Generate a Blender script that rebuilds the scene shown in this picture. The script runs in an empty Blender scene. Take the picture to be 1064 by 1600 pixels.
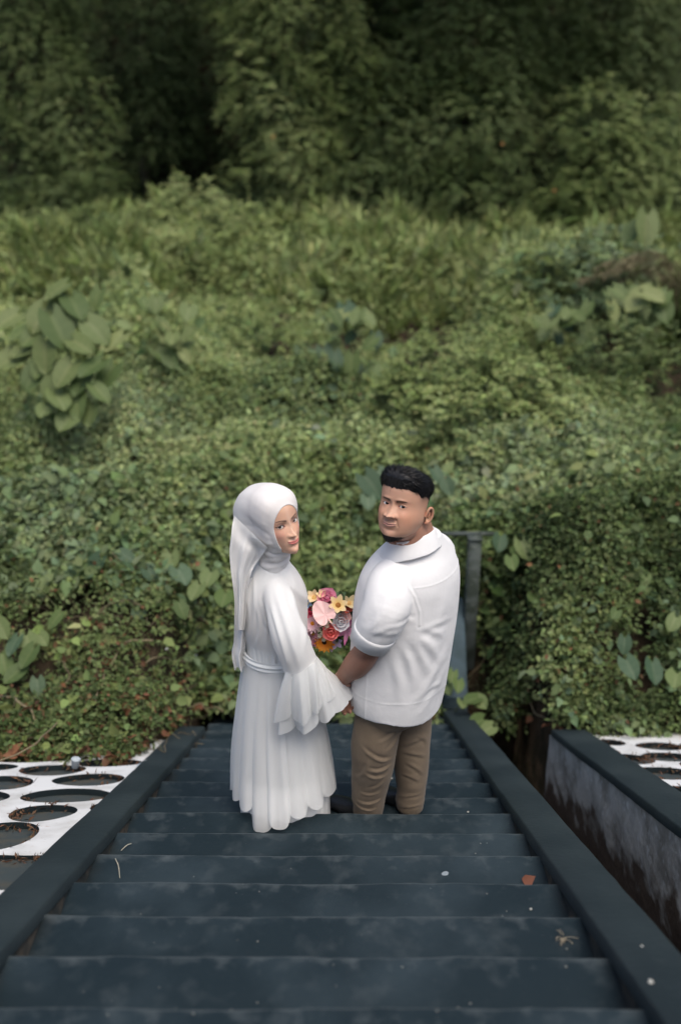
import bpy, math, random
import numpy as np
from mathutils import Matrix, Vector

# ------------------------------------------------------------------ camera, light, exposure
random.seed(7)
RNG = np.random.default_rng(11)
SC = bpy.context.scene
COL = SC.collection
R_ = math.radians
CAM_LOC = np.array((0.0, -3.54, 2.90)); PITCH = R_(22.5); YAW = R_(0.3); LENS = 35.0
cd = bpy.data.cameras.new('camera'); cam = bpy.data.objects.new('camera', cd); COL.objects.link(cam)
cd.sensor_fit = 'VERTICAL'; cd.sensor_height = 36; cd.lens = LENS
cd.clip_start = 0.05; cd.clip_end = 300
cam.location = CAM_LOC; cam.rotation_euler = (math.pi/2 - PITCH, 0, YAW)
cd.dof.use_dof = True; cd.dof.focus_distance = 4.05; cd.dof.aperture_fstop = 1.1
SC.camera = cam
W = bpy.data.worlds.new('World'); SC.world = W; W.use_nodes = True
nt = W.node_tree; nt.nodes.clear()
sk = nt.nodes.new('ShaderNodeTexSky'); sk.sky_type = 'NISHITA'; sk.sun_disc = False
SUN_EL, SUN_AZ = R_(66), R_(150)          # high, from behind the camera on the right
sk.sun_elevation = SUN_EL; sk.sun_rotation = SUN_AZ
sk.air_density = 1.0; sk.dust_density = 4.0; sk.ozone_density = 1.0
bg = nt.nodes.new('ShaderNodeBackground'); bg.inputs['Strength'].default_value = 0.10
wo = nt.nodes.new('ShaderNodeOutputWorld')
nt.links.new(sk.outputs[0], bg.inputs[0]); nt.links.new(bg.outputs[0], wo.inputs[0])
sl = bpy.data.lights.new('sun', 'SUN'); sun = bpy.data.objects.new('sun', sl); COL.objects.link(sun)
sl.energy = 1.25; sl.angle = R_(42); sl.color = (1.0, 0.94, 0.84)
d = Vector((math.cos(SUN_EL)*math.sin(SUN_AZ), math.cos(SUN_EL)*math.cos(SUN_AZ), math.sin(SUN_EL)))
sun.rotation_euler = d.to_track_quat('Z', 'Y').to_euler()
SC.view_settings.view_transform = 'Standard'; SC.view_settings.look = 'None'
SC.view_settings.exposure = 0.95; SC.view_settings.gamma = 1; SC.view_settings.use_curve_mapping = False
SC.render.engine = 'CYCLES'
SC.cycles.use_denoising = True; SC.cycles.max_bounces = 6; SC.cycles.diffuse_bounces = 4
SC.cycles.transmission_bounces = 4; SC.cycles.glossy_bounces = 2
SC.cycles.use_adaptive_sampling = True; SC.cycles.adaptive_threshold = 0.02

FPX = LENS/36*1600
_fw = np.array([-math.sin(YAW)*math.cos(PITCH), math.cos(YAW)*math.cos(PITCH), -math.sin(PITCH)])
_rt = np.array([math.cos(YAW), math.sin(YAW), 0.0]); _up = np.cross(_rt, _fw)
def at(px, py, Y):
    "world point on the plane y=Y that stands at a picture position (a measuring aid)"
    d = _fw + _rt*(px-532)/FPX - _up*(py-800)/FPX
    return CAM_LOC + d*((Y-CAM_LOC[1])/d[1])

# ------------------------------------------------------------------ helpers
def V(*a): return np.array(a, float)
def unit(v):
    v = np.asarray(v, float); return v/(np.linalg.norm(v, axis=-1, keepdims=True)+1e-12)
def hsh(i, j, k, seed):
    n = (i*374761393 + j*668265263 + k*2147483647 + seed*974634777) & 0xffffffff
    n = ((n ^ (n >> 13))*1274126177) & 0xffffffff
    return ((n ^ (n >> 16)) & 0xffff)/65535.0
def noise3(x, y, z, seed=0):
    "smooth value noise in -1..1"
    x, y, z = [np.asarray(a, float) for a in np.broadcast_arrays(x, y, z)]
    i, j, k = [np.floor(a).astype(np.int64) for a in (x, y, z)]
    u, v, w = x-i, y-j, z-k
    u, v, w = [a*a*(3-2*a) for a in (u, v, w)]
    r = 0
    for a in (0, 1):
        for b in (0, 1):
            for c in (0, 1):
                r = r + hsh(i+a, j+b, k+c, seed)*(u if a else 1-u)*(v if b else 1-v)*(w if c else 1-w)
    return r*2-1
def fbm(x, y, z=0.0, seed=0, oct=3):
    r, a, t = 0, 1.0, 0
    for o in range(oct):
        r = r + a*noise3(np.asarray(x)*2**o, np.asarray(y)*2**o, np.asarray(z)*2**o, seed+o*17); t += a; a *= .5
    return r/t
def sstep(a, b, x):
    t = np.clip((np.asarray(x, float)-a)/(b-a), 0, 1); return t*t*(3-2*t)

def tag(o, label=None, cat=None, group=None, kind=None):
    if label: o['label'] = label
    if cat: o['category'] = cat
    if group: o['group'] = group
    if kind: o['kind'] = kind
    return o
def empty(name, loc, label=None, cat=None, group=None, kind=None):
    o = bpy.data.objects.new(name, None); COL.objects.link(o); o.location = [float(c) for c in loc]
    o.empty_display_size = .1
    return tag(o, label, cat, group, kind)

class MB:
    "collects triangles and quads (numpy) and links them as one mesh object"
    def __init__(s): s.v = []; s.f3 = []; s.f4 = []; s.n = 0; s.c = []; s.t = []; s.hasc = False
    def add(s, v, f, c=None):
        v = np.asarray(v, float).reshape(-1, 3); f = np.asarray(f, np.int64)
        if len(f): (s.f3 if f.shape[1] == 3 else s.f4).append(f+s.n)
        s.v.append(v); s.n += len(v)
        if c is not None:
            c = np.asarray(c, float)
            if c.ndim == 1: c = np.tile(c, (len(v), 1))
            s.hasc = True
        else: c = np.full((len(v), 3), .5)
        s.c.append(c); return s
    def mesh(s, name, origin=(0, 0, 0), smooth=True):
        v = np.concatenate(s.v)-np.asarray(origin, float)
        f3 = np.concatenate(s.f3) if s.f3 else np.zeros((0, 3), np.int64)
        f4 = np.concatenate(s.f4) if s.f4 else np.zeros((0, 4), np.int64)
        me = bpy.data.meshes.new(name)
        me.vertices.add(len(v)); me.vertices.foreach_set('co', v.astype(np.float32).ravel())
        nl = len(f3)*3+len(f4)*4
        me.loops.add(nl); me.loops.foreach_set('vertex_index', np.concatenate((f3.ravel(), f4.ravel())).astype(np.int32))
        me.polygons.add(len(f3)+len(f4))
        me.polygons.foreach_set('loop_start', np.concatenate((np.arange(len(f3))*3, len(f3)*3+np.arange(len(f4))*4)).astype(np.int32))
        if smooth: me.polygons.foreach_set('use_smooth', np.ones(len(f3)+len(f4), bool))
        me.update(calc_edges=True)
        if s.hasc:
            c = np.concatenate(s.c); a = me.color_attributes.new('tint', 'FLOAT_COLOR', 'POINT')
            a.data.foreach_set('color', np.concatenate((c, np.ones((len(c), 1))), 1).astype(np.float32).ravel())
        return me
    def build(s, name, mat, parent=None, loc=None, smooth=True, **kw):
        if parent is not None and loc is None:
            loc = np.zeros(3); q = parent
            while q is not None: loc = loc+np.array(q.matrix_basis.translation); q = q.parent
        if loc is None: loc = (0, 0, 0)
        me = s.mesh(name, loc, smooth); me.materials.append(mat)
        o = bpy.data.objects.new(name, me); COL.objects.link(o)
        if parent is not None: o.parent = parent
        else: o.location = [float(c) for c in loc]
        return tag(o, **kw)

def box_vf(c, sx, sy, sz, rz=0.0, bev=0.0):
    c = np.asarray(c, float); x, y, z = sx/2, sy/2, sz/2
    v = np.array([(a*x, b*y, d*z) for d in (-1, 1) for a, b in ((-1, -1), (1, -1), (1, 1), (-1, 1))])
    cs, sn = math.cos(rz), math.sin(rz)
    v = np.stack((v[:, 0]*cs-v[:, 1]*sn, v[:, 0]*sn+v[:, 1]*cs, v[:, 2]), 1)+c
    return v, np.array([(3, 2, 1, 0), (4, 5, 6, 7), (0, 1, 5, 4), (1, 2, 6, 5), (2, 3, 7, 6), (3, 0, 4, 7)])
def grid_faces(m, n, wrap=True):
    i = np.arange(m-1)[:, None]; j = np.arange(n if wrap else n-1)[None, :]
    a = i*n+j; b = i*n+(j+1) % n; c = (i+1)*n+(j+1) % n; d = (i+1)*n+j
    return np.stack((a, b, c, d), -1).reshape(-1, 4)
def interp(t, ts, ys):
    "smooth (monotone-ish cubic) interpolation of rows"
    ts = np.asarray(ts, float); ys = np.asarray(ys, float)
    if ys.ndim == 1: ys = ys[:, None]
    m = np.zeros_like(ys)
    dd = (ys[1:]-ys[:-1])/(ts[1:]-ts[:-1])[:, None]
    m[1:-1] = (dd[1:]+dd[:-1])/2; m[0] = dd[0]; m[-1] = dd[-1]
    t = np.clip(t, ts[0], ts[-1]); k = np.clip(np.searchsorted(ts, t, side='right')-1, 0, len(ts)-2)
    h = (ts[k+1]-ts[k])[:, None]; u = ((t-ts[k])/(ts[k+1]-ts[k]))[:, None]
    r = (2*u**3-3*u**2+1)*ys[k]+(u**3-2*u**2+u)*h*m[k]+(-2*u**3+3*u**2)*ys[k+1]+(u**3-u**2)*h*m[k+1]
    return r
def tube(pts, rad, n=16, m=None, cap=True, flat=None, flatdir=None):
    "tapered tube through points; rad scalars or (a,b) pairs; returns verts, faces, grid"
    pts = np.array([np.asarray(p, float) for p in pts])
    rad = np.array([r if np.ndim(r) else (r, r) for r in rad], float)
    L = np.concatenate(([0], np.cumsum(np.linalg.norm(np.diff(pts, axis=0), axis=1))))
    m = m or max(3, len(pts)*3)
    t = np.linspace(0, L[-1], m)
    P = interp(t, L, pts); Rr = interp(t, L, rad)
    T = unit(np.gradient(P, axis=0))
    ref = np.array(flatdir if flatdir is not None else (0.13, 0.2, 1.0), float)
    if flatdir is None and abs(T[0] @ unit(ref)) > .9: ref = np.array((1.0, .1, 0))
    U = np.zeros_like(P); u = unit(ref-T[0]*(ref @ T[0])); U[0] = u
    for i in range(1, m): u = unit(u-T[i]*(u @ T[i])); U[i] = u
    Wd = np.cross(T, U)
    a = np.linspace(0, 2*np.pi, n, endpoint=False)
    G = P[:, None]+U[:, None]*(np.cos(a)[None, :, None]*Rr[:, :1, None])+Wd[:, None]*(np.sin(a)[None, :, None]*Rr[:, 1:, None])
    v = G.reshape(-1, 3); f = grid_faces(m, n)[:, ::-1]
    return v, f, G, P, T
def add_tube(mb, pts, rad, n=12, m=None, c=None, cap=True, **k):
    v, f, G, P, T = tube(pts, rad, n, m, **k); nv = len(v); mm = len(P)
    mb.add(v, f, c)
    if cap:
        for e, s in ((0, -1), (mm-1, 1)):
            r = np.linalg.norm(G[e]-P[e], axis=1).mean()
            ring = G[e]; tip = P[e]+s*T[e]*r*.55; mid = P[e]+(ring-P[e])*.72+s*T[e]*r*.4
            vv = np.concatenate((ring, mid, tip[None])); k1 = np.arange(n); k2 = (k1+1) % n
            q = np.stack((k1, k2, k2+n, k1+n), 1); t = np.stack((k1+n, k2+n, np.full(n, 2*n)), 1)
            if s < 0: q = q[:, ::-1]; t = t[:, ::-1]
            q = q[:, ::-1]; t = t[:, ::-1]
            mb.add(vv, q, c); mb.add(vv, t, c)
    return mb
def remesh(mb, voxel, smooth=6, name='tmp', inflate=0.0):
    "voxel union of everything in the builder; returns verts, quads"
    me = mb.mesh(name); o = bpy.data.objects.new(name, me); COL.objects.link(o)
    r = o.modifiers.new('r', 'REMESH'); r.mode = 'VOXEL'; r.voxel_size = voxel; r.adaptivity = 0
    if smooth:
        s = o.modifiers.new('s', 'SMOOTH'); s.factor = .5; s.iterations = smooth
    dg = bpy.context.evaluated_depsgraph_get(); dg.update()
    ev = bpy.data.meshes.new_from_object(o.evaluated_get(dg))
    v = np.empty(len(ev.vertices)*3, np.float32); ev.vertices.foreach_get('co', v); v = v.reshape(-1, 3).astype(float)
    nf = np.empty(len(ev.polygons), np.int32); ev.polygons.foreach_get('loop_total', nf)
    li = np.empty(len(ev.loops), np.int32); ev.loops.foreach_get('vertex_index', li)
    nrm = np.empty(len(ev.vertices)*3, np.float32); ev.vertices.foreach_get('normal', nrm); nrm = nrm.reshape(-1, 3).astype(float)
    bpy.data.objects.remove(o); bpy.data.meshes.remove(ev); bpy.data.meshes.remove(me)
    assert (nf == 4).all()
    return v, li.reshape(-1, 4), nrm

# ------------------------------------------------------------------ materials
def mat(name, col=(.5, .5, .5), rough=.7, spec=.3, attr=None, noise=None, bump=None, sss=0.0, sss_r=None, transl=0.0,
        sheen=0.0, coord='Object', alpha=None):
    """noise: (scale, detail, colA, colB, lo, hi) mixes two colours; attr: vertex colour; bump: list of (scale, strength, distance)"""
    m = bpy.data.materials.new(name); m.use_nodes = True; t = m.node_tree; N = t.nodes; Lk = t.links
    b = N['Principled BSDF']; out = N['Material Output']
    b.inputs['Roughness'].default_value = rough; b.inputs['Specular IOR Level'].default_value = spec
    b.inputs['Base Color'].default_value = (*col, 1)
    tc = N.new('ShaderNodeTexCoord')
    src = None
    if attr:
        a = N.new('ShaderNodeAttribute'); a.attribute_name = 'tint'; src = a.outputs['Color']
    if noise:
        for (sc_, det, ca, cb, lo, hi, amt) in noise:
            n = N.new('ShaderNodeTexNoise'); n.inputs['Scale'].default_value = sc_; n.inputs['Detail'].default_value = det
            Lk.new(tc.outputs[coord], n.inputs['Vector'])
            r = N.new('ShaderNodeMapRange'); r.inputs[1].default_value = lo; r.inputs[2].default_value = hi
            r.inputs[4].default_value = amt
            Lk.new(n.outputs['Fac'], r.inputs[0])
            mx = N.new('ShaderNodeMix'); mx.data_type = 'RGBA'
            Lk.new(r.outputs[0], mx.inputs['Factor'])
            if src is None: mx.inputs['A'].default_value = (*ca, 1)
            else: Lk.new(src, mx.inputs['A'])
            mx.inputs['B'].default_value = (*cb, 1); src = mx.outputs['Result']
    if src is not None: Lk.new(src, b.inputs['Base Color'])
    if bump:
        prev = None
        for (sc_, st, di) in bump:
            n = N.new('ShaderNodeTexNoise'); n.inputs['Scale'].default_value = sc_; n.inputs['Detail'].default_value = 4
            Lk.new(tc.outputs[coord], n.inputs['Vector'])
            bp = N.new('ShaderNodeBump'); bp.inputs['Strength'].default_value = st; bp.inputs['Distance'].default_value = di
            Lk.new(n.outputs['Fac'], bp.inputs['Height'])
            if prev: Lk.new(prev, bp.inputs['Normal'])
            prev = bp.outputs[0]
        Lk.new(prev, b.inputs['Normal'])
    if sss:
        b.inputs['Subsurface Weight'].default_value = sss
        b.inputs['Subsurface Radius'].default_value = sss_r or (1, .3, .15); b.inputs['Subsurface Scale'].default_value = .012
    if sheen:
        b.inputs['Sheen Weight'].default_value = sheen; b.inputs['Sheen Roughness'].default_value = .5
    if transl:
        tr = N.new('ShaderNodeBsdfTranslucent'); mx = N.new('ShaderNodeMixShader'); mx.inputs[0].default_value = transl
        if src is not None: Lk.new(src, tr.inputs['Color'])
        else: tr.inputs['Color'].default_value = (*col, 1)
        Lk.new(b.outputs[0], mx.inputs[1]); Lk.new(tr.outputs[0], mx.inputs[2]); Lk.new(mx.outputs[0], out.inputs['Surface'])
        if alpha is not None:
            tp = N.new('ShaderNodeBsdfTransparent'); m2 = N.new('ShaderNodeMixShader'); m2.inputs[0].default_value = alpha
            Lk.new(tp.outputs[0], m2.inputs[1]); Lk.new(mx.outputs[0], m2.inputs[2]); Lk.new(m2.outputs[0], out.inputs['Surface'])
    return m
M = {}
M['paint'] = mat('dark_blue_paint', (.02, .032, .042), .68, .22,
                 noise=[(2.2, 6, (.007, .0155, .0205), (.027, .042, .051), .45, .75, .85), (11, 9, None, (.075, .09, .095), .54, .78, .30),
                        (160, 2, None, (.22, .23, .22), .74, .80, .35)],
                 bump=[(40, .35, .006), (7, .3, .012), (260, .25, .002)])
def wear_and_shade(m):
    "scuffed paint on the edges (tint R) and painted riser shade in the corners (tint G)"
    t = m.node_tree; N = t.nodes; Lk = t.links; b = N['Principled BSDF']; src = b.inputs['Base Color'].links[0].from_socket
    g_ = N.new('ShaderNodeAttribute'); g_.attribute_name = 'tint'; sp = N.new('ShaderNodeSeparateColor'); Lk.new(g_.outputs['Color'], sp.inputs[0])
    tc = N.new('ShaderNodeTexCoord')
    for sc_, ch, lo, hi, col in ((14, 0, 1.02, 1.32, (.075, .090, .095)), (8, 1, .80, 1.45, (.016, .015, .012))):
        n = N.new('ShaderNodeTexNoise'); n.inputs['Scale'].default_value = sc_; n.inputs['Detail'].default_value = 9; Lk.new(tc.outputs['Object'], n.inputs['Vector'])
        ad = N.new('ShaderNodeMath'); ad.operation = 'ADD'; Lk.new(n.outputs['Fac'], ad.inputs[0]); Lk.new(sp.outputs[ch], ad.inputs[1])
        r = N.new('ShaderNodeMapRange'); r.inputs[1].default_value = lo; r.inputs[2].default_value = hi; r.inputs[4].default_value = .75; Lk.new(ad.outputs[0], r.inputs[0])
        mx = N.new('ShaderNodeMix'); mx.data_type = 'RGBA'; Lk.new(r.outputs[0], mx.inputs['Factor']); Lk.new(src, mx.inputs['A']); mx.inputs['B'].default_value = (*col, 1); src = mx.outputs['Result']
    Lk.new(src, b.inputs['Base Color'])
wear_and_shade(M['paint'])
M['kerb'] = mat('kerb_paint', (.022, .032, .036), .7, .3,
                noise=[(2.6, 6, (.012, .021, .025), (.026, .038, .042), .4, .7, .8), (22, 8, None, (.05, .06, .063), .64, .8, .35)],
                bump=[(36, .35, .006), (230, .25, .002)])
M['bed'] = mat('well_floor_paint', (.05, .06, .062), .85, .2, noise=[(9, 8, (.045, .058, .060), (.085, .075, .055), .45, .7, .8)], bump=[(40, .5, .006)])
M['kerbside'] = mat('kerb_side_concrete', (.03, .03, .028), .85, .2,
                    noise=[(9, 7, (.020, .024, .024), (.085, .068, .05), .5, .72, .8)], bump=[(30, .6, .01)])
M['white'] = mat('white_paving_paint', (.62, .63, .62), .8, .2,
                 noise=[(5, 8, (.66, .67, .665), (.40, .395, .37), .46, .72, .75), (22, 6, None, (.38, .22, .13), .64, .8, .55), (60, 4, None, (.2, .19, .17), .66, .76, .5)],
                 bump=[(55, .3, .004)])
M['soil'] = mat('soil', (.03, .024, .016), .95, .1, noise=[(6, 8, (.018, .016, .010), (.055, .038, .024), .4, .7, 1)], bump=[(14, .8, .04)])
def wall_mat():
    m = mat('stained_concrete', (.3, .3, .28), .9, .2,
            noise=[(5, 8, (.50, .49, .45), (.26, .25, .22), .42, .62, .9), (18, 6, None, (.62, .63, .61), .56, .70, .7)], bump=[(26, .6, .012), (120, .3, .003)])
    t = m.node_tree; N = t.nodes; Lk = t.links; b = N['Principled BSDF']
    src = b.inputs['Base Color'].links[0].from_socket
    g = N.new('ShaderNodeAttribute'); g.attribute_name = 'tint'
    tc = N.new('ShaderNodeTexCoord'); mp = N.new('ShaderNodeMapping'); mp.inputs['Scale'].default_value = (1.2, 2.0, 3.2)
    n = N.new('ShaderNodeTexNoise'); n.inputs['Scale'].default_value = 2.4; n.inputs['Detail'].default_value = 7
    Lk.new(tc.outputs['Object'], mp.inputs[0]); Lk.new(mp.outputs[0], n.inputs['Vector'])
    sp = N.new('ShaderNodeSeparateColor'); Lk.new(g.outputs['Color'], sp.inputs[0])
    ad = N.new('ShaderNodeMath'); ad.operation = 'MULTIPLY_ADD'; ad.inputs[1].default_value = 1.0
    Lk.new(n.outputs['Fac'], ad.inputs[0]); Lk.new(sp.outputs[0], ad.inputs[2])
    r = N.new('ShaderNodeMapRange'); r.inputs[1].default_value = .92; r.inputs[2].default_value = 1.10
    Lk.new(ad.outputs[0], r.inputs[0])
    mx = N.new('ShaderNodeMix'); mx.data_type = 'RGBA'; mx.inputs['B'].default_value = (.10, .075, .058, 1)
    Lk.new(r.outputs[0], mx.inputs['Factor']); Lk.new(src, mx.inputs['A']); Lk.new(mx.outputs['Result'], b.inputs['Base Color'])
    return m
M['wall'] = wall_mat()
M['leaf'] = mat('leaf', attr=True, rough=.6, spec=.18, transl=.30)
M['bigleaf'] = mat('broad_leaf', attr=True, rough=.55, spec=.25, transl=.28, bump=[(40, .2, .004)])
M['bark'] = mat('bark', (.07, .055, .04), .9, .2, noise=[(9, 7, (.045, .037, .028), (.11, .09, .065), .4, .7, 1)], bump=[(30, .7, .01)])
M['vine'] = mat('vine_stem', attr=True, rough=.8, spec=.2)
M['skin'] = mat('skin', attr=True, rough=.5, spec=.35, sss=.12, bump=[(700, .08, .0006)])
M['eye'] = mat('eye', attr=True, rough=.12, spec=.6)
M['hair'] = mat('black_hair', (.009, .009, .010), .42, .3)
M['shirt'] = mat('white_cotton', (.83, .83, .83), .8, .2, sheen=.15, transl=.15, bump=[(900, .10, .0008), (22, .22, .010), (7, .18, .02)])
M['scarf'] = mat('white_scarf', (.85, .845, .835), .8, .2, sheen=.2, transl=.28, bump=[(1100, .08, .0006)])
M['dress'] = mat('white_chiffon', (.88, .895, .89), .8, .2, sheen=.2, transl=.35, bump=[(1000, .08, .0006)])
M['sheer'] = mat('sheer_chiffon', (.89, .90, .895), .8, .2, sheen=.2, transl=.45, bump=[(1000, .08, .0006)], alpha=.74)
M['trousers'] = mat('khaki_twill', (.165, .125, .085), .88, .2, noise=[(6, 5, (.155, .118, .082), (.20, .155, .108), .4, .7, .8), (420, 2, None, (.10, .076, .052), .5, .7, .4)],
                    sheen=.1, bump=[(700, .2, .001), (18, .15, .008)])
M['shoe'] = mat('black_shoe', (.010, .011, .013), .45, .4, bump=[(60, .1, .002)])
M['petal'] = mat('petal', attr=True, rough=.6, spec=.3, transl=.2, bump=[(220, .15, .001)])
M['litter'] = mat('litter', attr=True, rough=.7, spec=.3)
M['post'] = mat('grey_painted_post', (.17, .21, .21), .8, .3, noise=[(9, 7, (.075, .09, .083), (.03, .04, .03), .42, .6, .9), (30, 6, None, (.18, .19, .17), .6, .75, .6)], bump=[(30, .4, .006)])
M['strap'] = mat('watch_strap', (.55, .38, .28), .5, .4)
M['button'] = mat('pearl', (.75, .70, .68), .25, .6)
# ------------------------------------------------------------------ the place: heights
TR, RI = 0.2939, 0.1433         # tread and riser
SL = RI/TR                      # the embankment falls at this rate
XI_L, XO_L, XI_R, XO_R = -0.925, -1.095, 0.727, 0.905     # kerb faces
WX0, WX1 = 1.345, 1.575         # cap of the channel wall
NLAST = 9
def bank_start(X):
    "where the weeds begin, down the slope"
    X = np.asarray(X, float)
    l = 1.10+.10*fbm(X*1.7, 3.1, 0, 5); c = 2.55+0*X; r = 1.95+.08*fbm(X*2, 7.7, 0, 6)
    a = sstep(-1.25, -1.02, X); b = sstep(1.30, 1.42, X)
    return l*(1-a)+c*a*(1-b)+r*b
def ground_h(X, Y):
    X = np.asarray(X, float); Y = np.asarray(Y, float)
    yb = bank_start(X)
    em = -SL*Y-.13
    zb = -SL*yb-.16
    wid = np.where(np.abs(X+.1) < .95, 2.3, np.where(X < 0, 1.75, 1.3))
    dd = Y-yb
    rise = sstep(0, 1, dd/wid)
    left = 1-sstep(-1.3, -.3, X)
    top = -.36-.0*left+.03*np.maximum(Y-5, 0)+.0016*np.maximum(Y-5, 0)**2
    top = top+np.clip((Y-3)/5, 0, 1)*(.22*fbm(X*.55, Y*.55, 0, 31, 2)+.08*fbm(X*1.7, Y*1.7, 0, 37, 2))
    top = top+.10*fbm(X*1.3, Y*1.3, 0, 41, 2)
    cut = zb-.10*sstep(0, .5, dd)*(1-sstep(.5, 1.2, dd))*0
    h = cut+(top-cut)*rise
    h = np.where((dd > 0) & (Y < 3.45), h-(h+1.62)*np.exp(-np.clip(np.abs(X-.93)-.13, 0, 9)**2/.014)*sstep(3.45, 3.1, Y), h)
    # shaded dell right of the middle, bumps far away
    h = h-.75*np.exp(-((X-2.5)/1.0)**2-((Y-8.3)/.8)**2)-.5*np.exp(-((X-.7)/.9)**2-((Y-10.5)/.7)**2)+.45*np.exp(-((X-3.2)/1.3)**2-((Y-10.6)/.8)**2)+.30*np.exp(-((X+.6)/1.2)**2-((Y-7.4)/.7)**2)-.35*np.exp(-((X+2.4)/1.1)**2-((Y-4.9)/.5)**2)
    far = sstep(18.6, 21.0, Y); h = h+far*9.0*np.clip((Y-18.8)/5, 0, 1.6)
    h = np.where(dd < 0, em, h)
    return h

def sheet(name, xs, ys, hf, m, **kw):
    X, Y = np.meshgrid(xs, ys); Z = hf(X, Y)
    mb = MB(); mb.add(np.stack((X, Y, Z), -1).reshape(-1, 3), grid_faces(len(ys), len(xs), False))
    return mb.build(name, m, **kw)

# valley side and far hill: soil under the weeds, cut out where the staircase and channel run
def build_ground():
    # under the stairs and channel, a deep sheet; beside them the embankment; beyond them the overgrown ground
    def hf(X, Y):
        h = ground_h(X, Y)
        inchan = (X > XI_L-.1) & (X < WX0+.05) & (Y < 3.1)
        dip = -SL*Y-.75
        h = np.where(inchan, np.minimum(h, dip), h)
        h = np.where(Y < bank_start(X), np.minimum(h, -SL*Y-.24), h)
        return h
    xs = np.concatenate((np.linspace(-60, -9, 12), np.linspace(-8, -2.2, 30), np.linspace(-2.1, 2.5, 72), np.linspace(2.6, 9, 30), np.linspace(10, 60, 12)))
    ys = np.concatenate((np.linspace(-14, -4.5, 10), np.linspace(-4.2, 6, 90), np.linspace(6.15, 24, 70), np.linspace(25, 70, 12)))
    sheet('ground', xs, ys, hf, M['soil'], kind='structure')
build_ground()

# ------------------------------------------------------------------ staircase: one step after another
def wobbly_box(x0, x1, y0, y1, z0, z1, seed, nx=40, r=.010):
    "a cast step: rounded nosing, uneven edge"
    xs = np.linspace(x0, x1, nx)
    # cross-section from back of tread, over the nosing, down the riser (front = +y side, away from the viewer)
    prof = [(y0, z0), (y0+.03, z1), (y0*.55+y1*.45, z1)]
    for a in np.linspace(90, 0, 5): prof.append((y1-r+r*math.cos(R_(a)), z1-r+r*math.sin(R_(a))))
    prof.append((y1, (z0+z1)/2)); prof.append((y1, z0))
    G = np.zeros((nx, len(prof), 3))
    for k, (y, z) in enumerate(prof):
        G[:, k, 0] = xs; G[:, k, 1] = y; G[:, k, 2] = z
        if k >= 1 and k < len(prof)-1:
            w = 1.0 if k > 2 else .35
            G[:, k, 1] += w*(.0065*fbm(xs*3.2, seed*3.7, 0, 3, 3)+.003*fbm(xs*22, seed*1.7, 0, 4, 2))
            G[:, k, 2] += w*(.0035*fbm(xs*2.6, seed*2.3, 0, 8, 3)+.002*fbm(xs*26, seed*.7, 0, 9, 2))
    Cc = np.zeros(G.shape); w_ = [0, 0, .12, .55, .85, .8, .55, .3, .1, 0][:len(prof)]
    for k in range(len(prof)): Cc[:, k, 0] = w_[k]; Cc[:, k, 1] = 0 if k > 2 else (.85 if k == 1 else .1)  # R: nosing scuffs; G: riser shade painted into the back of the tread
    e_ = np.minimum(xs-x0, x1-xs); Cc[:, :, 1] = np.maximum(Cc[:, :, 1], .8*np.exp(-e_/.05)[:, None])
    v = G.reshape(-1, 3); f = grid_faces(nx, len(prof), False)
    return v, f, Cc.reshape(-1, 3)
stairs = empty('staircase', (0, 0, 0), kind='structure')
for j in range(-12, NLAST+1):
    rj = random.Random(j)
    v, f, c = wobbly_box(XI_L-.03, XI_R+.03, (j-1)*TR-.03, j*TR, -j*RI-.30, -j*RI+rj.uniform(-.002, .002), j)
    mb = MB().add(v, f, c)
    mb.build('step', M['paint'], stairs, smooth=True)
# landing at the foot
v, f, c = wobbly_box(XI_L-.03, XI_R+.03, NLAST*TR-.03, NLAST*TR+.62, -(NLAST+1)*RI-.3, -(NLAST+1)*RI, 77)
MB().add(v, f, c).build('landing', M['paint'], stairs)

def sloped_bar(x0, x1, y0, y1, off_top, off_bot, seed, slope=-SL, amp=.004, n=110, zf=None, xamp=.004):
    "a long bar following the slope with uneven edges"
    ys = np.linspace(y0, y1, n)
    zc = slope*ys if zf is None else zf(ys)
    r = .008
    prof = [(x0, off_bot), (x0, off_top-r), (x0+r, off_top), ((x0+x1)/2, off_top+.002), (x1-r, off_top), (x1, off_top-r), (x1, off_bot)]
    G = np.zeros((n, len(prof), 3))
    for k, (x, z) in enumerate(prof):
        sd = seed+(0 if k < 3 else 50)
        G[:, k, 0] = x+xamp*fbm(ys*2.3, sd, 0, 2, 3)+.4*xamp*fbm(ys*14, sd, 0, 5, 2); G[:, k, 1] = ys
        G[:, k, 2] = zc+z+(amp*fbm(ys*2.1, sd+9, 0, 6, 3) if 0 < k < 6 else 0)
    nn = len(prof); v = G.reshape(-1, 3); f = grid_faces(n, nn, False)[:, ::-1]
    ends = [(0, np.arange(nn)), (n-1, np.arange(nn)[::-1])]
    fs = []
    for e, idx in ends:
        b = e*nn+idx
        for q in range(1, nn-2, 1): fs.append((b[0], b[q], b[q+1], b[q+1]))
    tri = np.array([(a, b, c) for a, b, c, _ in fs]+[(ends[0][1][0], nn-2, nn-1), ((n-1)*nn+nn-1, (n-1)*nn+1, (n-1)*nn)])
    return v, f, tri
CT = 0.043        # kerb top above the nosing line
def kerb(name, x0, x1, y0, y1, label, seed):
    root = empty(name, (0, 0, 0), label, 'kerb')
    v, f, t = sloped_bar(x0, x1, y0, y1, CT, CT-.055, seed)
    MB().add(v, f).add(v, t).build('cap', M['kerb'], root)
    v, f, t = sloped_bar(x0+.006, x1-.006, y0, y1-.004, CT-.056, -.62, seed+3, xamp=.003)
    MB().add(v, f).add(v, t).build('side', M['kerbside'], root)
kerb('stair_kerb', XO_L, XI_L, -3.6, 2.0, 'dark painted sloping concrete kerb along the left side of the stairs', 1)
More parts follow.
